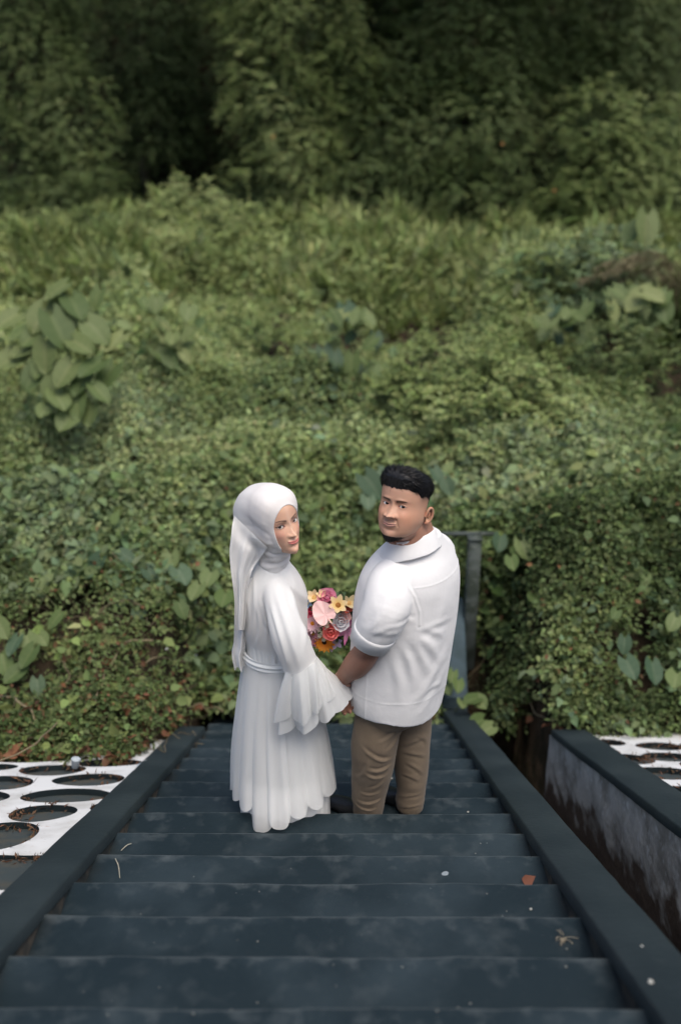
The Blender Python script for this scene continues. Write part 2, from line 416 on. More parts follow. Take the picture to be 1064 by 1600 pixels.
kerb('stair_kerb', XI_R, XO_R, -3.6, 3.02, 'dark painted sloping concrete kerb between the stairs and the drain channel', 2)

# channel wall with its cap
wall = empty('retaining_wall', (0, 0, 0), 'grey stained concrete channel wall with dark painted cap right of the stairs', 'wall')
v, f, t = sloped_bar(WX0, WX1, -3.6, 1.93, CT, CT-.05, 5, amp=.006, xamp=.006)
MB().add(v, f).add(v, t).build('cap', M['kerb'], wall)
ys = np.linspace(-3.6, 1.99, 130); zs = np.linspace(0, 1, 22)
Yg, Tg = np.meshgrid(ys, zs)
top = -SL*Yg+CT-.051; bot = -SL*Yg-.78
Zg = top+(bot-top)*Tg; Xg = WX0+.012+.006*fbm(Yg*3, Zg*3, 0, 9)+.010*fbm(Yg*11, Zg*11, 0, 19)
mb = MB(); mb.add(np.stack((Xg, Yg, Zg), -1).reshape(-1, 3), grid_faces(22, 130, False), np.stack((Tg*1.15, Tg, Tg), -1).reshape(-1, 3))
v, f = box_vf((0, 0, 0), 1, 1, 1)
n = 60; yy = np.linspace(-3.6, 1.99, n)
G = np.stack([np.stack((np.full(n, x), yy, -SL*yy+z), -1) for x, z in ((WX0+.03, CT-.053), (WX1-.02, CT-.053), (WX1-.02, -.8), (WX0+.03, -.8))], 1)
mb.add(G.reshape(-1, 3), grid_faces(n, 4, True), (0, 0, 0)); mb.add(G[-1], [(0, 1, 2, 3)], (0, 0, 0))
mb.build('wall_body', M['wall'], wall)
# channel bed
mb = MB(); n = 60; yy = np.linspace(-3.6, 3.2, n); xx = np.linspace(XO_R-.01, WX0+.03, 8)
Xg, Yg = np.meshgrid(xx, yy); Zg = -SL*Yg-.60+.02*fbm(Xg*6, Yg*6, 0, 3)
mb.add(np.stack((Xg, Yg, Zg), -1).reshape(-1, 3), grid_faces(n, 8, False)); mb.build('channel_bed', M['soil'], kind='structure')

# ------------------------------------------------------------------ honeycomb paving: white slabs with oval wells
def paving(name, x0, x1, y0, y1, holes, off):
    """plate following the slope with oval holes. holes: (cx, cs, a, b), s measured down the slope"""
    ca = math.cos(math.atan(SL)); res = .011
    nx = int((x1-x0)/res)+1; ny = int((y1-y0)/res/ca)+1
    xs = np.linspace(x0, x1, nx); ys = np.linspace(y0, y1, ny)
    X, Y = np.meshgrid(xs, ys)
    D = np.full(X.shape, 9.0); BC = np.zeros(X.shape+(3,))
    for (cx, cy, a, b) in holes:
        ang = np.arctan2((Y-cy)/b, (X-cx)/a)
        wob = 1+.05*np.sin(2*ang+cx*9)+.03*np.sin(3*ang+cy*7)
        e = np.sqrt(((X-cx)/a)**2+((Y-cy)/b)**2)/wob
        upd = e < D; D = np.where(upd, e, D)
        BC[upd] = np.stack((np.full(X.shape, cx), np.full(X.shape, cy), wob), -1)[upd]
    # snap the vertices nearest the rims on to the rim
    near = np.abs(D-1) < .055
    Xs = np.where(near, BC[..., 0]+(X-BC[..., 0])/D, X); Ys = np.where(near, BC[..., 1]+(Y-BC[..., 1])/D, Y)
    inside = D < .999
    inside &= ~near
    Z = -SL*Ys+off+.003*fbm(Xs*5, Ys*5, 0, 12)
    V0 = np.stack((Xs, Ys, Z), -1).reshape(-1, 3)
    F = grid_faces(ny, nx, False); ins = inside.reshape(-1)
    keep = ~(ins[F].any(1)); Fk = F[keep]
    mb = MB(); mb.add(V0, Fk)
    # walls of the plate: every open edge goes down
    e = np.concatenate([Fk[:, [0, 1]], Fk[:, [1, 2]], Fk[:, [2, 3]], Fk[:, [3, 0]]])
    key = np.sort(e, 1); k = key[:, 0]*len(V0)+key[:, 1]; uq, cnt = np.unique(k, return_counts=True)
    be = e[np.isin(k, uq[cnt == 1])]
    a, b = V0[be[:, 0]], V0[be[:, 1]]; dz = np.array((0, 0, -.075))
    vv = np.stack((a, b, b+dz, a+dz), 1).reshape(-1, 3); q = np.arange(len(be)*4).reshape(-1, 4)[:, ::-1]
    o = mb.build(name, M['white'], smooth=False)
    w = MB().add(vv, q).build('slab_edge', M['kerb'], o, smooth=False)
    return o
def fan(cols, y0, y1, pitch, a, b):
    out = []
    for i, (cx, ph) in enumerate(cols):
        y = y0+ph
        while y < y1:
            out.append((cx+random.uniform(-.012, .012), y+random.uniform(-.01, .01), a*random.uniform(.95, 1.05), b*random.uniform(.95, 1.05))); y += pitch
    return out
def on_slope(px, py, off):
    d = _fw + _rt*(px-532)/FPX - _up*(py-800)/FPX
    t = (-SL*CAM_LOC[1]+off-CAM_LOC[2])/(d[2]+SL*d[1])
    return CAM_LOC+d*t
PO = -.007
def holes_px(lst):
    out = []
    for (px, py, w, h) in lst:
        c = on_slope(px, py, PO); a = abs(on_slope(px+w/2, py, PO)[0]-c[0]); b = abs(on_slope(px, py+h/2, PO)[1]-on_slope(px, py-h/2, PO)[1])/2
        out.append((c[0], c[1], a, b))
    return out
y_a = on_slope(60, 1336, PO)[1]; y_b = on_slope(20, 1391, PO)[1]
HL = holes_px([(82, 1203, 108, 16), (140, 1218, 106, 20), (-2, 1223, 112, 22), (104, 1243, 134, 23), (-45, 1245, 118, 24), (67, 1270, 98, 27),
               (172, 1262, 62, 15), (-100, 1274, 110, 26), (-12, 1307, 138, 47), (-150, 1310, 120, 34), (-20, 1199, 90, 13), (40, 1186, 100, 12), (170, 1192, 100, 12)])
paving('honeycomb_paving', -3.4, XO_L-.012, y_a, 1.75, HL, PO).__setitem__('kind', 'structure')
HN = [(x, y, .20, .135) for x, y in ((-2.05, y_b-.30), (-1.62, y_b-.55), (-2.05, y_b-.85), (-2.5, y_b-.55), (-1.62, y_b-.98))]
paving('honeycomb_paving', -3.4, XO_L-.012, y_b-1.5, y_b, HN, PO).__setitem__('kind', 'structure')
HR = holes_px([(986, 1186, 64, 17), (1030, 1166, 76, 12), (1046, 1183, 92, 14), (1032, 1208, 110, 20), (1110, 1196, 100, 16), (1140, 1222, 110, 24), (1075, 1240, 90, 24), (950, 1160, 50, 10), (1110, 1165, 90, 12), (1160, 1262, 110, 28), (1230, 1200, 100, 18)])
paving('honeycomb_paving', WX1+.008, 3.6, -.9, 2.05, HR, PO).__setitem__('kind', 'structure')
# dark wells' floor and the dark strips between the slabs
for nm, x0, x1, y0, y1, o in (('paving_bed', -3.6, XO_L-.004, -3.6, 1.9, PO-.038), ('paving_bed', WX1-.03, 3.9, -3.6, 2.1, PO-.038), ('paving_strip', -3.4, XO_L-.010, y_b+.012, y_a-.012, PO-.018)):
    xs = np.linspace(x0, x1, 60); ysx = np.linspace(y0, y1, 90)
    sheet(nm, xs, ysx, lambda X, Y, o=o: -SL*Y+o+.004*fbm(X*4, Y*4, 0, 44), M['bed'], kind='structure')

# ------------------------------------------------------------------ foliage
def leafmesh(mb, P, D, N, L, Wd, C, fold=.25, curl=.15, wide=.45):
    "n leaves, four corners each, folded along the midrib"
    P = np.asarray(P, float); D = unit(D); S = unit(np.cross(D, N)); Nn = np.cross(S, D)
    L = np.asarray(L, float)[:, None]; Wd = np.asarray(Wd, float)[:, None]
    b = P; tip = P+D*L-Nn*L*curl
    mid = P+D*L*wide
    l = mid+S*Wd*.5+Nn*Wd*fold*.5; r = mid-S*Wd*.5+Nn*Wd*fold*.5
    v = np.stack((b, r, tip, l), 1).reshape(-1, 3); n = len(P)
    q = np.arange(n)[:, None]*4
    f = np.concatenate((q+np.array([[0, 1, 2]]), q+np.array([[0, 2, 3]])))
    mb.add(v, f, np.repeat(np.asarray(C, float), 4, axis=0))
def leafmesh6(mb, P, D, N, L, Wd, C, fold=.2, curl=.2):
    "rounder leaves: base, two shoulders each side, tip"
    D = unit(D); S = unit(np.cross(D, N)); Nn = np.cross(S, D)
    L = np.asarray(L, float)[:, None]; Wd = np.asarray(Wd, float)[:, None]
    pts = []
    for (u, w, z) in ((0, 0, 0), (.10, -.36, fold*.4), (.48, -.5, fold*.5), (1, 0, -curl), (.48, .5, fold*.5), (.10, .36, fold*.4)):
        pts.append(P+D*L*u+S*Wd*w+Nn*(Wd*z if u < 1 else L*z))
    v = np.stack(pts, 1).reshape(-1, 3); n = len(P); q = np.arange(n)[:, None]*6
    f = np.concatenate([q+np.array([t]) for t in ((0, 1, 2), (0, 2, 3), (0, 3, 4), (0, 4, 5))])
    mb.add(v, f, np.repeat(np.asarray(C, float), 6, axis=0))
PAL = dict(field=((.165, .205, .070), (.28, .325, .120), (.39, .43, .185)), olive=((.092, .126, .036), (.168, .208, .068), (.25, .285, .112)),
           blue=((.072, .115, .054), (.130, .182, .092), (.195, .245, .142)),
           dark=((.036, .055, .020), (.072, .100, .036), (.118, .150, .060)),
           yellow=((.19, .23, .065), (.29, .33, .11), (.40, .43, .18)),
           brown=((.09, .055, .028), (.16, .085, .045), (.24, .11, .06)))
for _k in PAL:
    if _k != 'brown': PAL[_k] = tuple(tuple(np.array(c)*(.94, 1.0, 1.06)) for c in PAL[_k])
def tint(n, pal, x=None, y=None, rng=RNG, var=.16, mixpal=None, mixamt=None):
    t = rng.random(n)
    if x is not None: t = np.clip(.5+.75*fbm(x*.9, y*.9, 0, 71, 3)+.35*(t-.5), 0, 1)
    def col(p):
        a, b, c = [np.array(q) for q in PAL[p]]
        return np.where(t[:, None] < .5, a+(b-a)*(t[:, None]*2), b+(c-b)*(t[:, None]*2-1))
    c = col(pal)
    if mixpal: m = np.clip(mixamt, 0, 1)[:, None]; c = c*(1-m)+col(mixpal)*m
    return c*(1+var*rng.standard_normal(n)[:, None]*.8)*(1+.05*rng.standard_normal((n, 3)))
def billow(x, y, s, seed): return 1-np.abs(noise3(x*s, y*s, 0, seed))*2
def veg_top(X, Y):
    dpt = np.clip((Y-2.0)/9, 0, 1)
    a1 = .15+.42*dpt
    b = billow(X+.3*noise3(X*2, Y*2, 0, 2), Y, 1.5-.75*dpt, 51)
    return ground_h(X, Y)+a1*np.clip(b, -.5, 1)+.5*a1*billow(X, Y, 3.6-1.5*dpt, 57)+.02
def clear_mask(X, Y):
    "places where nothing may grow: stairs, landing, channel mouth, paving"
    st = (X > XO_L-.02) & (X < XO_R+.03) & (Y < NLAST*TR-.10)
    ch = (X > XO_R-.02) & (X < WX0+.02) & (Y < 2.6)
    st = st | ((X > .68) & (X < 1.14) & (Y > 2.5) & (Y < 3.28))
    pv = (Y < bank_start(X)-.02)
    return ~(st | ch | pv)
def scatter(n, y0, y1, extra=.9, x0=None, x1=None, power=1.0):
    "points over the visible wedge"
    Y = y0+(y1-y0)*RNG.random(n)**power; half = .37*(Y+3.54)+extra
    X = (RNG.random(n)*2-1)*half
    k = np.ones(n, bool)
    if x0 is not None: k &= X > x0
    if x1 is not None: k &= X < x1
    k &= clear_mask(X, Y)
    return X[k], Y[k]
def clump_cover(mb, X, Y, k, rad, size, aspect, pal, pal2=None, mixf=None, droop=.25, lift=.05, top=None, broad=False, brown=0.0, thick=.5, lean=None):
    dq = np.clip((Y-2.0)/9, 0, 1); cv = billow(X+.3*noise3(X*2, Y*2, 0, 2), Y, 1.5-.75*dq, 51)+.5*billow(X, Y, 3.6-1.5*dq, 57)
    kp = (cv > -.35-.5*RNG.random(len(X))); X = X[kp]; Y = Y[kp]
    n = len(X); Z = (veg_top if top is None else top)(X, Y); e = .06
    gx = ((veg_top if top is None else top)(X+e, Y)-Z)/e; gy = ((veg_top if top is None else top)(X, Y+e)-Z)/e
    Nn = unit(np.stack((-gx, -gy, np.ones(n)), 1)); Nn = unit(Nn*.6+V(0, -.12, .5))
    C0 = np.stack((X, Y, Z), 1)+Nn*(lift+rad*thick*(RNG.random(n)-.6))[:, None]
    C = np.repeat(C0, k, 0); NN = np.repeat(Nn, k, 0); m = n*k
    off = RNG.standard_normal((m, 3)); off -= NN*(off*NN).sum(1, keepdims=True)*.45
    off = unit(off)*(RNG.random(m)**.6)[:, None]
    P = C+off*rad
    Dd = unit(off+.5*RNG.standard_normal((m, 3))+V(0, -.15, -droop))
    N2 = unit(NN+.45*RNG.standard_normal((m, 3)))
    s = size*(.6+.8*RNG.random(m))
    mix = None if mixf is None else np.clip(mixf(P[:, 0], P[:, 1])+.25*RNG.standard_normal(m), 0, 1)
    c = tint(m, pal, P[:, 0], P[:, 1], mixpal=pal2, mixamt=mix)
    if brown:
        b = RNG.random(m) < brown; cb = tint(m, 'brown'); c[b] = cb[b]
    (leafmesh6 if broad else leafmesh)(mb, P, Dd, N2, s, s*aspect, np.clip(c, .004, .6))
lowmix = lambda s, sd, b=.5, a=.7: (lambda x, y: b+a*fbm(x*s, y*s, 0, sd, 2))

def spray(mb, P, D, L, k, leaf, pal, pal2=None, mix=None, droop=.8, aspect=.42):
    "drooping twigs with paired leaflets"
    n = len(P); D = unit(D); t = np.linspace(.08, 1, k)
    m = n*k; tt = np.tile(t, n)[:, None]
    Pr = np.repeat(P, k, 0); Dr = np.repeat(D, k, 0); Lr = np.repeat(L, k)[:, None]
    pos = Pr+Dr*Lr*tt+V(0, 0, -1)*Lr*droop*tt**2*.6
    ax = unit(Dr+V(0, 0, -1)*droop*1.2*tt)
    side = unit(np.cross(ax, V(0, 0, 1))+1e-6)*np.where(np.arange(m) % 2, 1, -1)[:, None]
    d = unit(side+ax*.6+.25*RNG.standard_normal((m, 3))+V(0, 0, -.2))
    nn = unit(V(0, -.3, 1)+.4*RNG.standard_normal((m, 3)))
    s = leaf*(.7+.6*RNG.random(m))*(1.15-.5*tt[:, 0])
    c = tint(m, pal, pos[:, 0], pos[:, 2]+pos[:, 1], mixpal=pal2, mixamt=None if mix is None else np.repeat(mix, k)+.15*RNG.standard_normal(m))
    leafmesh(mb, pos, d, nn, s, s*aspect, np.clip(c, .004, .5))
def veg_all():
    # banks beside the foot of the stairs
    mb = MB()
    X, Y = scatter(17000, 1.0, 3.5, x1=-.4, extra=.8)
    q = (Y-bank_start(X)); k = ~((q > .60) & (q < 1.5) & (RNG.random(len(X)) < .80-.3*fbm(X*2, Y*2, 0, 4))); X, Y = X[k], Y[k]
    clump_cover(mb, X, Y, 9, .065, .034, .62, 'dark', 'olive', lowmix(1.3, 3), brown=.07, thick=1.6)
    X, Y = scatter(1700, 2.55, 3.8, x1=-.4)
    clump_cover(mb, X, Y, 5, .08, .085, .7, 'blue', 'olive', lowmix(1.3, 9), broad=True, thick=.9, lift=.07)
    X, Y = scatter(330, 1.0, 2.3, x1=-.5)
    clump_cover(mb, X, Y, 4, .09, .07, .75, 'olive', 'yellow', lowmix(2, 9, .2), broad=True, thick=.9, lift=.07, brown=.1)
    mb.build('creeper_cover', M['leaf'], smooth=False, kind='stuff')
    mb = MB()
    rt = lambda X, Y: veg_top(X, Y)+.42*np.exp(-((Y-2.75)/.75)**2)*sstep(.95, 1.5, X)
    X, Y = scatter(17000, 1.7, 4.2, x0=.95, extra=.8)
    clump_cover(mb, X, Y, 9, .075, .040, .62, 'dark', 'olive', lowmix(1.3, 13), brown=.02, thick=2.0, top=rt)
    X, Y = scatter(900, 1.8, 4.2, x0=1.0)
    clump_cover(mb, X, Y, 4, .08, .070, .7, 'olive', 'blue', lowmix(1.3, 19), broad=True, thick=.9, lift=.08, top=rt)
    mb.build('creeper_cover', M['leaf'], smooth=False, kind='stuff')
    # between the kerbs beyond the landing
    mb = MB()
    X, Y = scatter(5000, 2.5, 4.6, x0=-1.3, x1=1.4)
    clump_cover(mb, X, Y, 9, .08, .05, .65, 'dark', 'olive', lowmix(1.3, 23), brown=.04, thick=1.2)
    X, Y = scatter(500, 2.5, 4.2, x0=-1.3, x1=1.3)
    clump_cover(mb, X, Y, 4, .09, .10, .75, 'blue', 'olive', lowmix(1.3, 29), broad=True, thick=.9, lift=.08)
    mb.build('creeper_cover', M['leaf'], smooth=False, kind='stuff')
    # middle distance
    mb = MB()
    X, Y = scatter(27000, 3.3, 8.0, extra=1.0)
    clump_cover(mb, X, Y, 9, .10, .050, .55, 'field', 'blue', lowmix(.8, 33, .20), brown=.010, thick=1.8)
    X, Y = scatter(1500, 3.3, 5.0)
    clump_cover(mb, X, Y, 5, .11, .095, .7, 'blue', 'olive', lowmix(.9, 38), broad=True, thick=.8, lift=.09)
    X, Y = scatter(420, 4.8, 8.0)
    clump_cover(mb, X, Y, 5, .12, .10, .7, 'blue', 'olive', lowmix(.9, 39), broad=True, thick=.7, lift=.08)
    mb.build('creeper_field', M['leaf'], smooth=False, kind='stuff')
    mb = MB()
    X, Y = scatter(30000, 7.6, 16.5, extra=1.2)
    clump_cover(mb, X, Y, 9, .15, .080, .5, 'field', 'yellow', lambda x, y: .0+.45*fbm(x*.6, y*.6, 0, 43, 2)+.55*sstep(11, 14.5, y), thick=1.2)
    X, Y = scatter(350, 7.6, 13)
    clump_cover(mb, X, Y, 5, .17, .17, .65, 'blue', 'olive', lowmix(.5, 49), broad=True, thick=.7, lift=.10)
    mb.build('creeper_field', M['leaf'], smooth=False, kind='stuff')
    # loose leafy shoots standing out of the carpet
    mb = MB()
    X, Y = scatter(5200, 3.4, 13.5, extra=1.0, power=1.15); k = fbm(X*.9, Y*.9, 0, 81, 2) > -.12; X, Y = X[k], Y[k]; n = len(X); sc = 1+.09*(Y-3)
    Dv = RNG.standard_normal((n, 3))*.75+V(0, -.2, .75)
    for lo, hi, p1, p2 in ((3, 6.5, 'field', 'olive'), (6.5, 14, 'field', 'yellow')):
        q = (Y >= lo) & (Y < hi); spray(mb, np.stack((X, Y, veg_top(X, Y)-.04), 1)[q], Dv[q], (.16+.16*RNG.random(n)[q])*sc[q], 11, .042 if lo == 3 else .062, p1, p2, np.full(q.sum(), .25), droop=.55, aspect=.5)
    X, Y = scatter(1500, 1.3, 3.6, extra=.8); k = (X < -.9) | (X > 1.3); X, Y = X[k], Y[k]; n = len(X)
    spray(mb, np.stack((X, Y, (rt(X, Y)*(X > 0)+veg_top(X, Y)*(X <= 0))), 1), RNG.standard_normal((n, 3))+V(0, -.6, .2), .10+.14*RNG.random(n), 10, .032, 'dark', 'olive', np.full(n, .5), droop=1.1, aspect=.5)
    mb.build('weed_shoots', M['leaf'], smooth=False, kind='stuff')
    # pale upright blades in front of the trees
    mb = MB()
    n = 4200; Y = 11.2+5.6*RNG.random(n); half = .37*(Y+3.54)+1; X = (RNG.random(n)*2-1)*half
    keep = fbm(X*.5, Y*.5, 0, 61, 2)+.35*sstep(-3.5, 0, X) > .0; X = X[keep]; Y = Y[keep]; n = len(X)
    Z = veg_top(X, Y); k = 5
    P = np.repeat(np.stack((X, Y, Z-.05), 1), k, 0); m = n*k
    D = unit(RNG.standard_normal((m, 3))*.62+V(0, 0, 1)); N = unit(np.cross(D, RNG.standard_normal((m, 3))))
    L = .38*(.6+.8*RNG.random(m))
    leafmesh(mb, P, D, N, L, L*.17, tint(m, 'yellow', P[:, 0], P[:, 1], mixpal='olive', mixamt=.35+.3*RNG.standard_normal(m)), curl=.25)
    mb.build('tall_grass', M['leaf'], smooth=False, kind='stuff')
veg_all()

def lobes_foliage(mb, lobes, dens, L, k, leaf, pal, pal2=None, droop=.8, aspect=.42, mixb=.3, gap=.25, seed=1):
    for i, (c, r) in enumerate(lobes):
        c = np.asarray(c, float); r = np.asarray(r, float)*np.ones(3)
        area = 4*math.pi*((r[0]*r[1])**1.6/3+(r[0]*r[2])**1.6/3+(r[1]*r[2])**1.6/3)**(1/1.6)
        n = int(area*dens)
        d = unit(RNG.standard_normal((n, 3))); d = d[(d[:, 1] < .45)]; n = len(d)
        q = 1.7*fbm(d[:, 0]*2.6+i*3.1, d[:, 1]*2.6, d[:, 2]*1.5, seed, 3)
        kp = q > -gap-.15*RNG.random(n); d = d[kp]; q = q[kp]; n = len(d)
        P = c+d*r*(.78+.46*q+.10*RNG.random(n))[:, None]
        D = unit(d*V(1, 1, .6)+.45*RNG.standard_normal((n, 3))+V(0, -.15, 0))
        spray(mb, P, D, L*(.6+.7*RNG.random(n)), k, leaf, pal, pal2, mixb+.5*q, droop, aspect)
def woody(mb, base, top, r0, limbs, rnd):
    base = np.asarray(base, float); top = np.asarray(top, float)
    mid = (base+top)/2+np.array((rnd.uniform(-.2, .2), rnd.uniform(-.1, .2), 0))
    add_tube(mb, [base, mid, top], [r0, r0*.75, r0*.35], 10, 14)
    for l in limbs:
        s = base+(top-base)*rnd.uniform(.35, .75); e = np.asarray(l, float)
        add_tube(mb, [s, (s+e)/2+np.array((0, 0, .12)), e], [r0*.45, r0*.3, r0*.1], 7, 9)
def tree(label, lobes, trunk_px, pal, pal2, dens=70, L=.34, k=12, leaf=.085, droop=.8, mixb=.3, seed=1, name='tree', cat='tree', gap=.25, aspect=.42, extra=()):
    "lobes: (px, py, Y, rx, rz[, ry]) measured on the picture, r in metres"
    rnd = random.Random(seed)
    lb = []
    nl = len(lobes)
    for l in list(lobes)+list(extra):
        c = at(l[0], l[1], l[2]); ry = l[5] if len(l) > 5 else min(l[3], l[4])*.8
        lb.append((c, (l[3], ry, l[4])))
    bx = at(trunk_px[0], 400, trunk_px[1]); bz = float(ground_h(bx[0], trunk_px[1]))
    base = V(bx[0], trunk_px[1], bz-.2); topc = max((c for c, r in lb[:nl]), key=lambda c: c[2])-V(0, 0, .3)
    root = empty(name, base, label, cat)
    mb = MB(); woody(mb, base, topc+V(0, .2, 0), .12 if cat == 'tree' else .05, [c+V(0, .15, -.2) for c, r in lb[:nl]], rnd); mb.build('trunk', M['bark'], root)
    mb = MB(); lobes_foliage(mb, lb, dens, L, k, leaf, pal, pal2, droop, aspect=aspect, mixb=mixb, seed=seed, gap=gap)
    # inner, sparser layer so that gaps are not empty
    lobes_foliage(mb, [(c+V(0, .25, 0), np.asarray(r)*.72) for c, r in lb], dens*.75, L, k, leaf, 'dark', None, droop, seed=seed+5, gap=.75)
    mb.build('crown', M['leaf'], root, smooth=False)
    return root
def trees_all():
    def T(label, lobes, trunk, *a, **k):
        if k.get('name', 'tree') == 'tree':
            x0 = sum(l[0] for l in lobes)/len(lobes); y0 = min(l[2] for l in lobes)
            k['extra'] = [(x0, -270, y0+.1, 1.3, 1.4, 1.2)]  # unseen crown lobe above the view, added to shade the foliage below
        return tree(label, lobes, trunk, *a, **k)
    # back row
    T('dark creeper covered tree in shade right of the leftmost tree', [(215, 40, 19.0, 1.1, 1.6), (300, 90, 19.3, .8, 1.5), (250, 190, 19.0, .8, .8)], (240, 19.5), 'dark', 'dark', seed=3)
    T('dark tree at the top between the feathery tree and the wide tree', [(590, -20, 18.9, .9, 1.3), (620, 80, 18.9, 1.0, 1.2), (600, 20, 18.7, .9, 1.0)], (600, 19.6), 'dark', 'dark', seed=5)
    T('dark tree in the top right corner above the domed creeper mound', [(930, 20, 18.1, 1.3, 1.3), (960, 90, 17.9, 1.0, 1.0), (1040, 70, 18.3, 1.0, 1.6), (985, 160, 18.6, 1.0, .8), (1080, 240, 18.0, .6, 1.2)], (1000, 19.5), 'olive', 'dark', seed=7, mixb=.55)
    # front row
    T('leftmost tree hung with creepers from top to bottom at the left edge', [(40, 90, 17.3, 1.0, 1.9), (110, 190, 17.0, .75, 1.4), (10, 260, 16.8, .9, 1.3), (75, 330, 16.6, .8, .7), (150, 280, 16.8, .6, .6), (60, -60, 17.5, 1.0, 1.2)], (50, 18.0), 'olive', 'dark', seed=9, mixb=.35)
    T('tall feathery pale green tree in the upper centre, left of the dark hollow', [(455, 40, 17.2, 1.15, 1.2), (430, 160, 17.0, .95, 1.0), (520, 130, 17.2, .8, 1.1), (470, 250, 16.9, .85, .8), (400, -60, 17.6, 1.0, 1.0), (550, 60, 17.6, .6, 1.2), (400, 290, 16.9, .5, .6)], (460, 18.0), 'olive', 'yellow', seed=11, mixb=.22, L=.42, droop=.6)
    T('broad spreading tree right of centre reaching the top of the picture', [(720, 30, 17.8, 1.3, 1.1), (760, 60, 17.5, 1.0, 1.0), (830, 50, 18.0, 1.1, 1.0), (650, 110, 17.4, .7, .9), (770, 120, 17.4, 1.0, .7), (900, 100, 17.8, .8, .9)], (760, 18.6), 'olive', 'dark', seed=13, mixb=.3, L=.42, droop=.5, gap=.4)
    T('thin creeper hung tree right of the feathery centre tree', [(600, 200, 17.0, .65, 1.0), (650, 260, 16.8, .7, .9), (560, 290, 16.6, .6, .6), (620, 330, 16.5, .7, .4)], (610, 17.6), 'olive', 'dark', seed=15, mixb=.5)
    T('creeper draped tree with a dark hollow in its right side', [(740, 190, 16.9, .9, .9), (790, 250, 16.7, .7, .8), (720, 290, 16.5, .7, .7), (800, 330, 16.3, .7, .5)], (760, 17.6), 'olive', 'dark', seed=17, mixb=.3)
    T('domed tree smothered in creepers at the right edge', [(930, 220, 16.4, .85, .9), (1010, 230, 16.3, .7, .9), (960, 300, 16.0, 1.0, .7), (900, 330, 15.9, .6, .6), (1040, 320, 15.8, .6, .8)], (950, 17.2), 'olive', 'yellow', seed=19, mixb=.05)
    # far wood behind everything
    mb = MB(); n = 9000
    X = (RNG.random(n)*2-1)*12; Y = 18.8+4.6*RNG.random(n); Z = ground_h(X, Y)+.1+.5*RNG.random(n)
    spray(mb, np.stack((X, Y, Z), 1), RNG.standard_normal((n, 3))+V(0, -1, 0), np.full(n, .6), 10, .15, 'dark')
    mb.build('far_wood', M['leaf'], smooth=False, kind='stuff')
    # shrubs
    S = dict(name='shrub', cat='shrub', k=9, leaf=.075, L=.2, dens=85, droop=.35, aspect=.6)
    T('rounded green shrub left of the feathery tree, above the pale blades', [(300, 320, 14.2, .55, .45), (360, 350, 13.6, .6, .35), (250, 340, 14.0, .5, .4)], (310, 14.3), 'olive', 'yellow', seed=21, mixb=.35, **S)
    T('shrub of small leaves below the leftmost tree', [(60, 380, 13.4, .8, .4), (150, 360, 13.8, .6, .4)], (90, 14), 'olive', 'dark', seed=22, mixb=.3, **S)
    T('light green shrub under the thin tree in the upper centre', [(450, 370, 13.6, .6, .3), (520, 400, 13.0, .5, .25)], (480, 14), 'olive', 'yellow', seed=23, mixb=.5, **S)
    T('large rounded shrub right above the head of the man', [(700, 600, 6.3, .62, .52), (785, 622, 5.9, .58, .52), (845, 690, 5.6, .50, .48), (640, 645, 6.0, .50, .42), (745, 690, 5.3, .58, .46)], (740, 6.6), 'olive', 'yellow', seed=24, mixb=.12, **dict(S, leaf=.06, L=.15, dens=190))
    T('shrub bulging on the right edge below the drooping grass plumes', [(960, 560, 7.4, .45, .45), (1040, 600, 7.2, .5, .55), (890, 620, 7.6, .42, .30)], (980, 7.8), 'olive', 'dark', seed=25, mixb=.4, **dict(S, leaf=.06, L=.16, dens=140))
    T('leafy shrub in the shade at the right, left of the drooping grass plumes', [(900, 440, 9.6, .6, .45), (840, 470, 9.9, .45, .3), (960, 410, 9.8, .5, .4)], (900, 10), 'blue', 'olive', seed=26, mixb=.2, **dict(S, leaf=.085, dens=100))
    T('low shrub left of the white scarf, below the broad leaved sapling', [(60, 700, 6.4, .42, .3), (150, 690, 6.7, .4, .25)], (90, 6.8), 'dark', 'blue', seed=27, mixb=.4, **dict(S, leaf=.06, L=.15, dens=140))
    T('shrub mound in the middle of the field left of the centre sapling', [(400, 520, 8.8, .5, .26), (330, 560, 8.2, .45, .24)], (370, 9), 'olive', 'yellow', seed=28, mixb=.2, **dict(S, leaf=.07, L=.17, dens=120))
trees_all()
